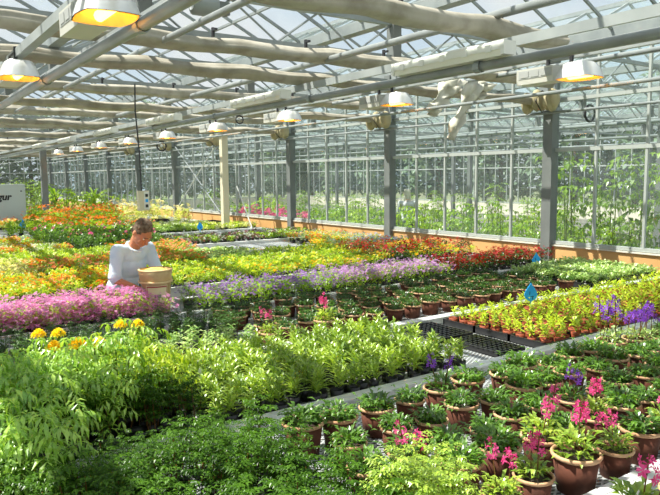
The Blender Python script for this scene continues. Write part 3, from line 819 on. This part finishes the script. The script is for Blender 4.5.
for i in range(8):
    for j in range(3):
        tray(4.22-.064+.512*i/1+.256-.0, 3.14-.0625+.375*j+.1875, .508, .371, 'black tray holding rows of lime yellow plants', 'trays under the lime plants', None, .06)
tray(3.86, 3.98, .36, .5, 'empty black seedling tray behind the bare mesh, beside the lime plants', None, (7, 10))
tray(3.86, 3.42, .30, .5, 'empty black seedling tray on the bare mesh near the front rail', None, (6, 10))

tray(7.85, 17.0, .5, 1.1, 'long black crate on the far bench beside the glass wall sill', None, None, .13)
tray(6.9, 18.85, .5, .4, 'small black crate on the far bench left of the cream column', None, None, .15)

# ---- fourth bench
block(['darkfern', 'seed'], .1, 2.5, 4.78, 5.62, .12, 'dark green low seedling in the shaded bed at left', 'dark seedlings on the fourth bench', 31, sc=.68)
block('paleseed', .1, 2.4, 4.36, 4.75, .15, 'pale seedling with painted white highlights along the middle rail', 'pale seedlings on the fourth bench', 32, sc=.8)
rnd = random.Random(33)
for j, y in enumerate((5.60, 5.40, 5.20, 5.00, 4.80, 4.60)):
    x = (2.62, 2.74, 2.62, 2.74, 2.62, 2.74)[j]; k = 0
    while x < 6.55:
        xx, yy = x+rnd.uniform(-.03, .03), y+rnd.uniform(-.03, .03)
        plant('darkpot', xx, yy, ZB, 'terracotta pot of dark leaves, %s from left in %s row from far rail' % (ORD[k], ORD[j]), 'potted plant', 'terracotta pots on the fourth bench', rnd); k += 1
        x += .235
for x0_ in range(3):
    for j in range(3):
        tray(6.98+.52*x0_, 4.60+.42*j, .50, .40, 'black tray holding glossy green leaved plants', 'trays under the pale leaved plants', None, .085)
block('glintleaf', 6.74, 8.24, 4.42, 5.62, .155, 'green plant with white highlights painted on leaves, in black trays by the wall', 'highlighted green plants by the wall', 34, z=ZB+.007)
rnd = random.Random(35)
plant('pinkpot', 3.05, 4.47, ZB, 'lone pot with magenta flowers among dark pots behind the young salvias', 'potted plant', None, rnd)
plant('pinkpot', 2.5, 4.45, ZB, 'magenta flowering pot at the left end of the dark pots', 'potted plant', None, rnd)

# ---- fifth bench: pink, purple, lilac, red
block('pink', .0, 2.36, 5.98, 6.60, .13, 'pink flowering dianthus in the mass in front of the man', 'pink dianthus on the fifth bench', 40, sc=1.0, skip=lambda x, y: math.hypot(x-2.30, y-6.42) < .22 or (abs(x-2.26) < .22 and y > 6.12))
block(['limeyel', 'pale'], .45, 1.2, 7.42, 7.8, .17, {'limeyel': 'yellow flowered plant tucked behind the pink dianthus', 'pale': 'pale lime plant tucked behind the pink dianthus'}, {'limeyel': 'yellow plants behind the pink', 'pale': 'pale plants behind the pink'}, 41)
block('purple', 2.62, 4.4, 5.98, 6.62, .15, 'purple flowering bedding plant right of the bucket', 'purple plants on the fifth bench', 42)
block('lilac', 4.4, 6.1, 5.98, 6.62, .15, 'lilac flowering bedding plant in the middle of the long strip', 'lilac plants on the fifth bench', 43)
block('red', 6.1, 8.2, 5.98, 6.6, .15, 'red flowering plant toward the glass wall', 'red plants on the fifth bench', 44)
block(['limeyel', 'limeonly', 'amber'], 2.75, 6.1, 7.42, 7.75, .17, {'limeyel': 'yellow pansy in the lime strip behind the purple flowers', 'limeonly': 'plain lime plant in the strip behind the purple flowers', 'amber': 'amber pansy in the strip behind the purple flowers'},
      {'limeyel': 'yellow pansies behind the purple', 'limeonly': 'lime plants behind the purple', 'amber': 'amber pansies behind the purple'}, 45)
# ---- benches behind the man
def far(bi, keys, x0, x1, what, where, seed, sp=.2, sc=1.1, y0=None, y1=None):
    nm, a, b = BEN[bi]
    lab = {k: '%s %s' % (w, where) for k, w in what.items()}; grp = {k: '%s %s' % (w, where) for k, w in what.items()}
    block(keys, x0, x1, y0 or a+.08, y1 or b-.08, sp, lab, grp, seed, sc=sc)
far(5, ['bronze', 'amber', 'limeonly'], .6, 1.75, dict(bronze='orange pansy', amber='amber pansy', limeonly='lime plant'), 'in the bed at left behind the pink flowers', 50)
far(5, ['limeyel', 'bronze'], 1.75, 2.5, dict(limeyel='yellow pansy', bronze='orange pansy'), 'just left of the man', 51)
far(5, ['limeyel', 'limeonly', 'limeonly'], 2.5, 6.2, dict(limeyel='yellow pansy', limeonly='lime plant'), 'in the long lime bed right of the man', 52, y0=7.8)
far(5, ['red', 'amber'], 6.2, 8.2, dict(red='red flowering plant', amber='amber pansy'), 'in the far right bed before the glass wall', 53, .2)
far(6, ['pale', 'cream'], .9, 1.7, dict(pale='pale lime plant', cream='cream flowered plant'), 'at the left edge behind the orange pansies', 54)
far(6, ['salmon', 'orange'], 1.7, 4.1, dict(salmon='salmon flowering plant', orange='orange flowering plant'), 'in the orange bed behind the man', 55)
far(6, 'glintleaf', 4.1, 4.95, dict(glintleaf='green plant with painted white highlights'), 'at the left end of the bare grey bench', 56, .17)
far(6, ['limeonly', 'limeyel'], 4.95, 6.6, dict(limeonly='lime plant', limeyel='yellow pansy'), 'in front of the bare grey bench', 57, y1=9.75)
far(6, ['amber', 'heather'], 6.6, 7.3, dict(amber='amber pansy', heather='grey green plant'), 'near the wall on the seventh bench', 58)
far(6, ['heather', 'bluegrey'], 7.3, 8.2, dict(heather='grey green plant', bluegrey='pale blue flowered plant'), 'below the sill of the glass wall', 59)
far(7, ['limeonly'], 1.4, 3.3, dict(limeonly='lime plant'), 'in the lime strip behind the orange bed', 60)
far(7, ['orange', 'salmon'], 3.3, 4.6, dict(orange='orange flowering plant', salmon='salmon flowering plant'), 'left of the bare grey bench top', 61)
far(7, ['bronze', 'heather'], 7.0, 8.2, dict(bronze='orange pansy', heather='grey green plant'), 'at the wall end of the bare bench', 62)
far(8, ['bronze', 'pale', 'whitefl'], 1.5, 2.8, dict(bronze='orange pansy', pale='pale lime plant', whitefl='white flowered plant'), 'in the mixed bed at far left', 63)
far(8, ['pinkdahlia', 'pinkdahlia', 'leafy'], 2.9, 4.5, dict(leafy='tall leafy dahlia without flowers', pinkdahlia='tall pink dahlia'), 'in the dark leafy clump left of the man', 64, .3, 1.0)
far(8, ['wine', 'green'], 4.5, 8.2, dict(wine='wine and white pansy', green='plain green plant'), 'in the strip between the two bare benches', 65, .2, 1.05)
far(9, ['dahlia', 'pinkdahlia'], 2.6, 5.0, dict(dahlia='orange dahlia', pinkdahlia='pink dahlia'), 'at the back of the dark leafy clump', 66, .32, 1.0)
far(9, ['green', 'bronze'], 1.7, 2.6, dict(green='plain green plant', bronze='orange pansy'), 'at far left before the grey bench rail', 67, .24)
far(10, ['glintleaf', 'green'], 4.9, 6.6, dict(glintleaf='white and green plant', green='plain green plant'), 'behind the far bare bench', 68, .22)
far(10, ['pale', 'limeonly'], 6.6, 8.2, dict(pale='pale lime plant', limeonly='lime plant'), 'near the cream column', 69, .22)
far(10, ['dahlia'], 3.0, 4.9, dict(dahlia='orange dahlia'), 'in the row behind the dark clump', 70, .34, 1.0)
far(11, ['pale', 'whitefl'], 5.2, 7.5, dict(pale='pale lime plant', whitefl='white flowered plant'), 'on the bench at foot of the cream column', 71, .26)
far(11, ['dahlia'], 2.6, 5.2, dict(dahlia='orange dahlia'), 'on the twelfth bench at left', 72, .36, 1.0)
far(12, ['cream', 'bronze', 'pale'], 1.2, 3.9, dict(cream='cream flowered plant', bronze='orange pansy', pale='pale lime plant'), 'in front of the grey cabinet', 73, .28, 1.25)
far(12, ['dahlia'], 3.9, 5.9, dict(dahlia='orange dahlia'), 'in the distant orange row', 74, .36, 1.1)
far(12, ['tallyellow', 'cream'], 5.9, 8.1, dict(tallyellow='tall cream dahlia', cream='cream flowered plant'), 'in the distant pale clump right of the control box', 75, .36, 1.05)
far(13, ['dahlia', 'bronze'], 3.6, 6.2, dict(dahlia='orange dahlia', bronze='orange pansy'), 'in the last orange row', 76, .36, 1.2)
far(13, ['tallyellow'], 6.2, 7.6, dict(tallyellow='tall cream dahlia'), 'in the last pale row', 77, .4, 1.2)

# ---- markers: blue drop signs and white plant tags
def drop(x, y, z, label, h=.17, rz=-.5):
    t = thing('drop_marker', label, 'marker', (x, y, z), rz, 'blue drop markers')
    n = 24; vs = []
    for k in range(n):
        a = 2*pi*k/n; rr = h*.34; px = rr*sin(a)*(1 if cos(a) < 0 else (1-cos(a))**.6 if cos(a) > .0 else 1); pz = -rr*cos(a)*-1
        vs.append((rr*sin(a)*(1-.95*max(0, cos(a))**1.5), (rr*cos(a) if cos(a) < 0 else h*.62*cos(a))))
    b = MB(); zc = h*.42+.14
    f3 = [(p[0], -.003, zc+p[1]) for p in vs]; k3 = [(p[0], .003, zc+p[1]) for p in vs]
    b.add(f3+k3, [tuple(range(n)), tuple(reversed(range(n, 2*n)))]+[(i, (i+1) % n, n+(i+1) % n, n+i) for i in range(n)])
    obj('drop_plate', b, M_blue, t)
    obj('stake', MB().box((0, 0, zc*.45), (.012, .004, zc*.9)), M_blue, t)
    m_ = MB().box((-.012, -.0045, zc+.012), (.006, .002, .035)).box((.014, -.0045, zc-.02), (.03, .002, .006)).box((.018, -.0045, zc-.035), (.006, .002, .03))
    obj('printed_mark', m_, plain('marker_ink', srgb(20, 60, 110), .5), t)
drop(5.10, 3.98, ZB-.01, 'blue drop marker between the lime and the glossy-leaved plants', .19)
drop(7.35, 5.66, ZB-.02, 'blue drop marker at the corner of the glossy-leaved plants', .17)
drop(2.95, 17.4, ZB+.0, 'small blue drop marker before the grey cabinet', .26)
drop(6.15, 14.1, ZB+.0, 'small blue drop marker near the cream column', .2)
def ptag(x, y, z, label, rz=0, tilt=.2):
    t = thing('plant_tag', label, 'tag', (x, y, z), rz, 'white plant tags')
    o = obj('blade', MB().add([(-.008, 0, .02), (.008, 0, .02), (.009, 0, .10), (0, 0, .115), (-.009, 0, .10), (-.002, 0, -.03), (.002, 0, -.03)], [(0, 1, 2, 3, 4), (5, 6, 1, 0)]), M_white, t)
    o.rotation_euler = (tilt, 0, 0); md = o.modifiers.new('thickness', 'SOLIDIFY'); md.thickness = .0015
ptag(.90, 3.62, ZB+.27, 'white plant tag leaning right under the yellow marigold flowers', -.5, .3)
ptag(.84, 3.62, ZB+.27, 'white plant tag leaning left under the yellow marigold flowers', -.7, -.2)
ptag(1.52, 3.55, ZB+.12, 'white plant tag at the left end of the young salvias', -.5, .1)

# ------------------------------------------------------------------ grey cabinet with lettering
t = thing('grey_cabinet', 'pale grey cabinet with black lettering at the far left', 'cabinet', (3.42, 24.2, 0), -.12)
obj('case', MB().box((0, 0, 1.0), (1.6, .7, 1.95)), M_cab, t)
obj('panel', MB().box((0, -.353, 1.0), (1.5, .012, 1.85)), M_cab, t)
fc = bpy.data.curves.new('lettering', 'FONT'); fc.body = 'agur'; fc.size = .30; fc.align_x = 'RIGHT'; fc.extrude = .004; fc.offset = .012; fc.shear = .2
fo = bpy.data.objects.new('tmp', fc); COL.objects.link(fo)
dg = bpy.context.evaluated_depsgraph_get(); me = bpy.data.meshes.new_from_object(fo.evaluated_get(dg)); bpy.data.objects.remove(fo)
me.materials.clear(); me.materials.append(M_ink)
o = link('lettering', me, t); o.location = (.36, -.362, 1.47); o.rotation_euler = (pi/2, 0, 0)
for q in ((.68, .35), (.68, 1.75)): obj('bolt', MB().ball((q[0], -.362, q[1]), .025, 8, 6), M_dark, t)

# ------------------------------------------------------------------ people
def remesh(mb, name, mt, parent, vox=.009, smooth=4):
    o = obj(name, mb, mt, parent)
    md = o.modifiers.new('r', 'REMESH'); md.mode = 'VOXEL'; md.voxel_size = vox; md.use_smooth_shade = True
    md = o.modifiers.new('s', 'SMOOTH'); md.iterations = smooth; md.factor = .5
    dg = bpy.context.evaluated_depsgraph_get(); me = bpy.data.meshes.new_from_object(o.evaluated_get(dg))
    o.modifiers.clear(); o.data = me; me.materials.clear(); me.materials.append(mt)
    me.polygons.foreach_set('use_smooth', [True]*len(me.polygons)); return o
def limb(mb, pts, sq=1.0, n=14, step=.012):
    """swell a chain of joints into one tapering solid (many overlapping discs of spheres)"""
    for (a, ra), (b, rb) in zip(pts[:-1], pts[1:]):
        a, b = Vector(a), Vector(b)
        mb.tube([a, b], [ra, rb], n); mb.ball(a, ra, n, 8); mb.ball(b, rb, n, 8)
def person(name, label, loc, rz, skin, shirt, hairm, lean=.35, headdown=.5, reach=True, longhair=False, scale=1.0):
    """body faces local -Y; +X is its left"""
    t = thing(name, label, 'person', loc, rz)
    hip = Vector((0, .02, .95))
    def T(p):                                   # bend the trunk forward at the hips
        v = Vector(p)-hip; c, s_ = cos(lean), sin(lean)
        return hip+Vector((v.x, v.y*c-v.z*s_, v.y*s_+v.z*c))
    chest, neck, hd = T((0, .0, 1.30)), T((0, .0, 1.50)), T((0, -.02, 1.60))
    shR, shL = T((-.20, 0, 1.44)), T((.20, 0, 1.44))
    if reach:
        elR, elL = shR+Vector((-.07, -.03, -.29)), shL+Vector((.06, -.08, -.28))
        wrR, wrL = elR+Vector((.15, -.19, -.10)), elL+Vector((-.19, -.12, -.12))
    else:
        elR, elL = shR+Vector((-.06, -.02, -.30)), shL+Vector((.06, -.05, -.29))
        wrR, wrL = elR+Vector((.04, -.18, -.16)), elL+Vector((-.04, -.2, -.14))
    b = MB()
    # trunk (under the clothes) and legs
    for p, sc in (((0, .02, .98), (.165, .12, .13)), ((0, .01, 1.12), (.15, .11, .14)), ((0, 0, 1.27), (.17, .12, .15)), ((0, .01, 1.40), (.17, .10, .10))):
        b.ball(T(p), 1, 16, 10, sc, Matrix.Rotation(lean, 3, 'X'))
    for s_ in (-1, 1): limb(b, [((s_*.09, .02, .93), .088), ((s_*.10, -.01, .50), .06), ((s_*.10, .03, .10), .042)]); b.ball((s_*.10, -.03, .05), 1, 10, 8, (.045, .12, .045))
    limb(b, [(T((0, .01, 1.44)), .062), (neck, .056), (hd, .055)])
    for sh, el, wr in ((shR, elR, wrR), (shL, elL, wrL)):
        limb(b, [(T((0, 0, 1.42)).lerp(sh, .6), .06), (sh, .056), (el, .042), (wr, .029)])
    # hands: palm, four unequal curled fingers, thumb from the side
    for sg, el, wr in ((-1, elR, wrR), (1, elL, wrL)):
        d = (wr-el).normalized(); side = Vector((0, 0, 1)).cross(d).normalized()*(-sg); dn = d.cross(side)*(1 if d.cross(side).z < 0 else -1)
        pc = wr+d*.045; b.ball(pc, 1, 12, 8, (.036, .05, .018), Matrix((side, d, dn)).transposed())
        limb(b, [(wr, .028), (pc, .022)])
        for k, (off, L) in enumerate(((-.030, .066), (-.010, .078), (.010, .072), (.028, .056))):
            p0 = wr+d*.075+side*off*-1; p1 = p0+d*L*.45+dn*L*.12; p2 = p1+d*L*.25+dn*L*.3; p3 = p2+d*L*.05+dn*L*.28
            limb(b, [(p0, .0105), (p1, .0095), (p2, .0088), (p3, .008)], n=8)
        q0 = wr+d*.03-side*(-.028); q1 = q0+side*.03+d*.03+dn*.01; limb(b, [(q0, .013), (q1, .011), (q1+d*.03+dn*.012, .009)], n=8)
    # head with features, pitched down
    a = headdown; HR = Matrix.Rotation(a, 3, 'X')*1.12
    hc = hd+HR@Vector((0, -.02, .085))
    H = lambda x, y, z: hc+HR@Vector((x, y, z))
    b.ball(H(0, .01, .02), 1, 20, 14, (.077, .098, .10), HR); b.ball(H(0, -.03, -.055), 1, 16, 10, (.058, .066, .068), HR)
    b.ball(H(0, -.065, -.098), 1, 10, 8, (.03, .028, .022), HR)
    limb(b, [(H(0, -.088, .015), .010), (H(0, -.112, -.03), .016)], n=8)
    for s_ in (-1, 1):
        b.ball(H(s_*.078, .015, -.012), 1, 8, 8, (.012, .022, .034), HR); b.ball(H(s_*.033, -.083, .028), 1, 8, 6, (.028, .014, .009), HR)
        b.ball(H(s_*.045, -.07, -.03), 1, 8, 6, (.024, .02, .02), HR)
    b.ball(H(0, -.09, -.068), 1, 8, 6, (.026, .012, .008), HR); b.ball(H(0, -.088, -.079), 1, 8, 6, (.022, .012, .007), HR)
    remesh(b, 'body', skin, t, .007, 3)
    for s_ in (-1, 1):
        obj('eye', MB().ball(H(s_*.033, -.078, .008), .011, 10, 8), M_white, t, True); obj('iris', MB().ball(H(s_*.033, -.0865, .006), .0055, 8, 6), M_dark, t, True)
        obj('eyebrow', MB().tube([H(s_*.014, -.099, .036), H(s_*.035, -.098, .041), H(s_*.054, -.085, .034)], .005, 6), hairm, t, True)
    h = MB()
    h.ball(H(0, .022, .035), 1, 18, 12, (.084, .100, .098), HR)
    for k in range(40):
        az = k*2.4; el = .25+.95*((k % 8)/8); h.ball(H(.078*cos(az)*cos(el), .03+.092*sin(az)*cos(el)*.9, .035+.088*sin(el)), .02, 6, 5)
    h.ball(H(0, .07, -.03), 1, 12, 8, (.066, .045, .06), HR)
    if longhair:
        for s_ in (-1, 0, 1): h.ball(H(s_*.06, .06-.02*abs(s_), -.09), 1, 10, 8, (.035, .04, .13))
    ho = obj('hair', h, hairm, t)
    # keep the face free: drop hair in front of the brow line
    ho = remesh_keep(ho, h, hairm, H, HR, hc)
    # shirt
    s = MB()
    for p, sc in (((0, .02, .98), (.19, .145, .14)), ((0, .01, 1.10), (.185, .142, .15)), ((0, 0, 1.25), (.20, .148, .16)), ((0, .012, 1.38), (.195, .125, .11))):
        s.ball(T(p), 1, 18, 12, sc, Matrix.Rotation(lean, 3, 'X'))
    for sh, el in ((shR, elR), (shL, elL)):
        limb(s, [(T((0, 0, 1.41)).lerp(sh, .6), .075), (sh, .076), (sh.lerp(el, .5), .068), (sh.lerp(el, .92), .066)])
    for sh, el in ((shR, elR), (shL, elL)):     # rolled cuffs
        c_ = sh.lerp(el, .90); d_ = (el-sh).normalized(); s.tube([c_-d_*.02, c_+d_*.025], .072, 14)
    sho = remesh(s, 'shirt', shirt, t, .01, 3)
    strip_ = MB(); pv = []; fwd = T((0, -1, 0))-T((0, 0, 0)); bpy.context.view_layer.update()
    for k in range(9):
        for sx in (-.016, .016):
            o3 = T((sx, -.6, 1.02+k*.047)); ok, hit, nn, ii = sho.ray_cast(o3, -fwd)
            pv.append((hit if ok else T((sx, -.15, 1.02+k*.047)))+fwd*.004)
    strip_.add(pv, [(2*k, 2*k+1, 2*k+3, 2*k+2) for k in range(8)])
    obj('placket', strip_, shirt, t)
    for k in range(1, 9, 2): obj('button', MB().ball((pv[2*k][0]*.5+pv[2*k+1][0]*.5, pv[2*k][1]-.002, pv[2*k][2]), .006, 8, 5), M_white, t)
    cb = MB(); nb = T((0, -.005, 1.475)); ups = (neck-chest).normalized(); n = 16
    ring = []
    for k in range(n+1):
        an = 2*pi*k/n; ring.append(nb+Vector((.072*cos(an), .074*sin(an)*cos(lean), .02*sin(an)+.074*sin(an)*sin(lean))))
    cb.tube(ring, .017, 7, False); obj('collar', cb, shirt, t, True)
    tr = MB(); tr.ball((0, .02, .93), 1, 16, 10, (.178, .135, .12))
    for s_ in (-1, 1): limb(tr, [((s_*.09, .02, .90), .10), ((s_*.10, -.01, .50), .08), ((s_*.10, .03, .10), .066)])
    remesh(tr, 'trousers', M_trouser, t, .012, 3)
    for s_ in (-1, 1): obj('boot', MB().ball((s_*.10, -.04, .055), 1, 12, 8, (.055, .14, .055)).ball((s_*.10, .03, .10), 1, 10, 8, (.06, .06, .08)), M_boot, t, True)
    t.scale = (scale,)*3
    return t
def remesh_keep(o, mb, mt, H, HR, hc):
    md = o.modifiers.new('r', 'REMESH'); md.mode = 'VOXEL'; md.voxel_size = .008; md.use_smooth_shade = True
    dg = bpy.context.evaluated_depsgraph_get(); me = bpy.data.meshes.new_from_object(o.evaluated_get(dg)); o.modifiers.clear()
    import bmesh
    bm = bmesh.new(); bm.from_mesh(me); inv = HR.inverted()
    kill = []
    for v in bm.verts:
        p = inv@(v.co-hc)
        if (p.y < -.045 and p.z < .062) or (p.y < .0 and p.z < -.01): kill.append(v)
    bmesh.ops.delete(bm, geom=kill, context='VERTS'); bm.to_mesh(me); bm.free()
    o.data = me; me.materials.clear(); me.materials.append(mt); me.polygons.foreach_set('use_smooth', [True]*len(me.polygons)); return o
MAN = (2.165, 7.05, 0)
person('person', 'man in a pale blue shirt bending over a tan bucket', MAN, R(20), M_skin, M_shirt, M_hair, .40, .85, scale=.99)
person('person', 'white-haired person in white top behind the glass wall', (11.9, 13.4, 0), R(150), M_skin2, M_whitecloth, M_whitehair, .1, .2, False, True, .97)

# ------------------------------------------------------------------ bucket
t = thing('bucket', 'tan plastic bucket of yellow compost in front of the man', 'bucket', (2.30, 6.42, ZB), 0)
t.scale = (.92, .92, 1.14)
obj('tub', MB().lathe([(0, 0), (.142, 0), (.165, .27), (.172, .27), (.174, .33), (.180, .335), (.182, .375), (.172, .38), (.166, .375), (.160, .33), (.14, .02), (0, .02)], n=32), M_bucket, t, True)
obj('lip', MB().lathe([(.17, .262), (.186, .266), (.186, .280), (.17, .284)], n=32).lathe([(.17, .366), (.188, .37), (.188, .382), (.17, .386)], n=32), M_bucket, t, True)
obj('compost', MB().lathe([(0, .395), (.06, .392), (.11, .378), (.163, .352)], n=24), M_peat, t, True)
def arc(r, z0, z1, a0, a1, n=14):
    b = MB(); vs = []
    for k in range(n+1):
        a = a0+(a1-a0)*k/n; rr = [r+(.165-.142)*z/.27 for z in (z0, z1)]
        vs += [(rr[0]*cos(a), rr[0]*sin(a), z0), (rr[1]*cos(a), rr[1]*sin(a), z1)]
    b.add(vs, [(2*k, 2*k+2, 2*k+3, 2*k+1) for k in range(n)]); return b
A0 = R(-148); A1 = R(-62)
lb = obj('paper_label', arc(.1435, .06, .25, A0, A1), M_paper, t)
obj('red_stripe', arc(.1445, .232, .243, A0+.05, A1-.05), M_red, lb); obj('red_stripe', arc(.1445, .07, .078, A0+.05, A1-.05), M_red, lb)
obj('red_stripe', arc(.1445, .07, .243, A0+.05, A0+.09, 2), M_red, lb); obj('red_stripe', arc(.1445, .07, .243, A1-.09, A1-.05, 2), M_red, lb)
obj('printed_patch', arc(.1445, .14, .17, A0+.55, A1-.5), M_greyink, lb)
obj('handle', MB().tube([(-.188*cos(a), -.01-.08*sin(a), .31-.17*sin(a)) for a in [pi*k/12 for k in range(13)]], .004, 6), M_steel, t, True)

# ------------------------------------------------------------------ tall plants behind the glass and at the far end
def tall(seed, h, r, nl, L, W, lm, cane=True):
    rnd = random.Random(seed); f = MB(); st = MB()
    for q in range(3):
        x, y = rnd.uniform(-r*.3, r*.3), rnd.uniform(-r*.3, r*.3); lx, ly = rnd.uniform(-.15, .15), rnd.uniform(-.15, .15)
        st.tube([(x, y, 0), (x+lx*.5, y+ly*.5, h*.5), (x+lx, y+ly, h)], [.014, .012, .006], 5)
        for k in range(nl):
            u = .12+.88*k/nl; f.pinnate((x+lx*u, y+ly*u, h*u), k*2.4+q, rnd.uniform(.1, .6), r*rnd.uniform(.6, 1), L, W, 4, 1.0, rnd)
    return [('stem', st.mesh('stem', L_stem)), ('foliage', f.mesh('foliage', lm))]
proto('tall', 'tall_leafy_plant', [tall(500+k, 1.9+.25*k, .5, 16, .17, .07, L_tom) for k in range(3)])
proto('lush', 'bushy_leafy_plant', [tall(510+k, 1.05+.12*k, .45, 12, .15, .07, L_mid) for k in range(3)])
def palm(seed):
    rnd = random.Random(seed); f = MB()
    for k in range(34): f.longleaf((0, 0, .3+.9*rnd.random()), k*2.4, rnd.uniform(.5, 1.3), rnd.uniform(.7, 1.1), .07, 1.5)
    return [('stem', MB().tube([(0, 0, 0), (0, 0, 1.2)], [.05, .03], 7).mesh('stem', L_redstem)), ('foliage', f.mesh('foliage', L_tom))]
proto('palm', 'arching_leaf_plant', [palm(520), palm(521)])
rnd = random.Random(60)
def row(key, pts, label, group, sc=1.0):
    for x, y in pts:
        plant(key, x+rnd.uniform(-.15, .15), y+rnd.uniform(-.15, .15), 0, label, 'plant', group, rnd, sc)
row('tall', [(10.4, 3.4+.62*k) for k in range(7)], 'tall leafy plant close behind the glass at right', 'tall plants behind the right glass')
row('lush', [(9.75, 5.2+.6*k) for k in range(12)], 'bushy plant in the row just behind the glass', 'bushy plants behind the glass', .88)
row('lush', [(10.8, 7.6+.7*k) for k in range(20)], 'bushy plant in the second row behind the glass', 'second row of bushy plants behind glass', 1.1)
row('lush', [(12.9, 6.0+.9*k) for k in range(22)], 'bushy plant in the third row behind the glass', 'third row of bushy plants behind glass', 1.0)
row('tall', [(14.0, 5.5+1.1*k) for k in range(20)], 'tall plant in the far rows behind the glass', 'far tall plants behind glass', .62)
row('tall', [(19.4, 8+1.5*k) for k in range(16) if k not in (2, 7)], 'tall plant at the far side of the next house', 'tall plants across the next house', .7)
bedding('hotpink', 'hanging_pink_plant', L_mid, P['magenta'], 120, 60, .35, .9, .07, 6, .12, .05, seed=530, zf=.7)
row('hotpink', [(9.5, 15.6+.55*k) for k in range(6)], 'hot pink flowering plant behind the glass beside the cream column', 'hot pink plants behind glass', 1.2)
row('tall', [(9.8, 20+1.2*k) for k in range(12)], 'tall plant behind the distant part of the glass wall', 'tall plants behind the distant glass', .68)
row('palm', [(3.2+.8*k, 27+(k*37 % 5)) for k in range(6)], 'arching green plant at the far end of the house', 'arching plants at the far end', 1.2)
row('tall', [(2.6+.68*k, 33+(k*53 % 6)) for k in range(8)], 'tall green plant near the far end wall', 'tall plants at the far end', 1.0)
row('lush', [(3.9+.65*k, 24.8+(k % 2)*.8) for k in range(6)], 'bushy green plant behind the last orange row', 'bushy plants behind the orange row', 1.3)
# steel of the next house
for k, (x, y) in enumerate([(11.9, 6.46+7.7*j) for j in range(4)]+[(15.1, 6.46+7.7*j) for j in range(4)]+[(18.3, 10.3+7.7*j) for j in range(4)]):
    t = thing('steel_column', 'slim grey column of the next house behind the glass, %s' % ('nearer row', 'middle row', 'far row')[k//4]+', %s from right' % ORD[k % 4], 'column', (x, y, 0), 0, 'columns of the next house')
    obj('shaft', MB().box((0, 0, ZE/2), (.12, .12, ZE)), M_post, t)
for k, y in enumerate(PY[2:10]):
    truss(y, 'lattice truss of the next house behind glass, %s from the front' % ORD[k], WX+.2, XR-.2)
for k, (x, z) in enumerate(((10.2, 2.95), (12.4, 2.85), (13.9, 3.3), (16.5, 2.9), (20.5, 3.0))):
    alongY('heating_pipe', x, z, .03, M_steel, 'pale pipe high in the next house, %s beyond the glass' % ORD[k], 'pipe')

struct('ground', MB().box((15, 25, -.16), (120, 120, .1)), plain('earth', (.16, .15, .10), .95, 0, (.12, .16, .06), .4))
def tree(seed):
    rnd = random.Random(seed); f = MB(); st = MB()
    st.tube([(0, 0, 0), (.1, 0, 2), (0, .1, 4.5)], [.2, .15, .08], 8)
    for k in range(1500):
        az = rnd.uniform(0, 6.28); z = rnd.uniform(.8, 6.6); rr = 2.3*sin(min(1, (z+.6)/6.9)*pi*.92)**.5*rnd.random()**.4
        f.leaf((rr*cos(az), rr*sin(az), z), rnd.uniform(0, 6.28), rnd.uniform(-.6, .9), .5, .32, .5)
    return [('trunk', st.mesh('trunk', L_redstem)), ('crown', f.mesh('crown', L_treehaze))]
L_treehaze = leafmat('leaf_tree_hazed', srgb(96, 118, 98), srgb(140, 160, 138), .3, .05)  # distance haze mixed into the crown colour
proto('tree', 'backdrop_tree', [tree(600+k) for k in range(3)])  # tree belt added as backdrop to grey the bright view beyond the glass
rnd = random.Random(61)
for k in range(22): plant('tree', 31.5+(k % 2)*1.5, 1+2.6*k, 0, 'broad tree added as grey-green backdrop beyond the next house', 'tree', 'added backdrop trees beyond the next house', rnd)
for k in range(14): plant('tree', -4+2.6*k, 47+(k % 2)*1.5, 0, 'broad tree added as grey-green backdrop beyond the end wall', 'tree', 'added backdrop trees beyond the end wall', rnd)
# ------------------------------------------------------------------ light
W = bpy.data.worlds.new('sky'); SC.world = W; W.use_nodes = True; nt = W.node_tree; nt.nodes.clear()
o = nt.nodes.new('ShaderNodeOutputWorld'); bg = nt.nodes.new('ShaderNodeBackground')
tc = nt.nodes.new('ShaderNodeTexCoord'); no = nt.nodes.new('ShaderNodeTexNoise'); no.inputs['Scale'].default_value = 3; no.inputs['Detail'].default_value = 6
nt.links.new(tc.outputs['Generated'], no.inputs['Vector'])
cr = nt.nodes.new('ShaderNodeValToRGB'); cr.color_ramp.elements[0].position = .42; cr.color_ramp.elements[1].position = .6
cr.color_ramp.elements[0].color = (.70, .84, .97, 1); cr.color_ramp.elements[1].color = (.98, .99, 1, 1)
nt.links.new(no.outputs[0], cr.inputs[0]); nt.links.new(cr.outputs[0], bg.inputs[0]); bg.inputs[1].default_value = .7
nt.links.new(bg.outputs[0], o.inputs[0])
sd = bpy.data.lights.new('sun', 'SUN'); sd.energy = 9.0; sd.angle = R(.6); sd.color = (1, .95, .84)
so = bpy.data.objects.new('sun', sd); COL.objects.link(so)
sdir = Vector((-.42, .27, .87)).normalized(); so.rotation_euler = sdir.to_track_quat('Z', 'Y').to_euler(); so.location = sdir*40

vs = SC.view_settings; SC.display_settings.display_device = 'sRGB'
vs.view_transform = 'Standard'; vs.look = 'None'; vs.gamma = 1; vs.use_curve_mapping = False; vs.exposure = .3
SC.cycles.transparent_max_bounces = 24; SC.cycles.max_bounces = 8
print('PLANTS', sum(COUNT.values()), len(SC.objects))
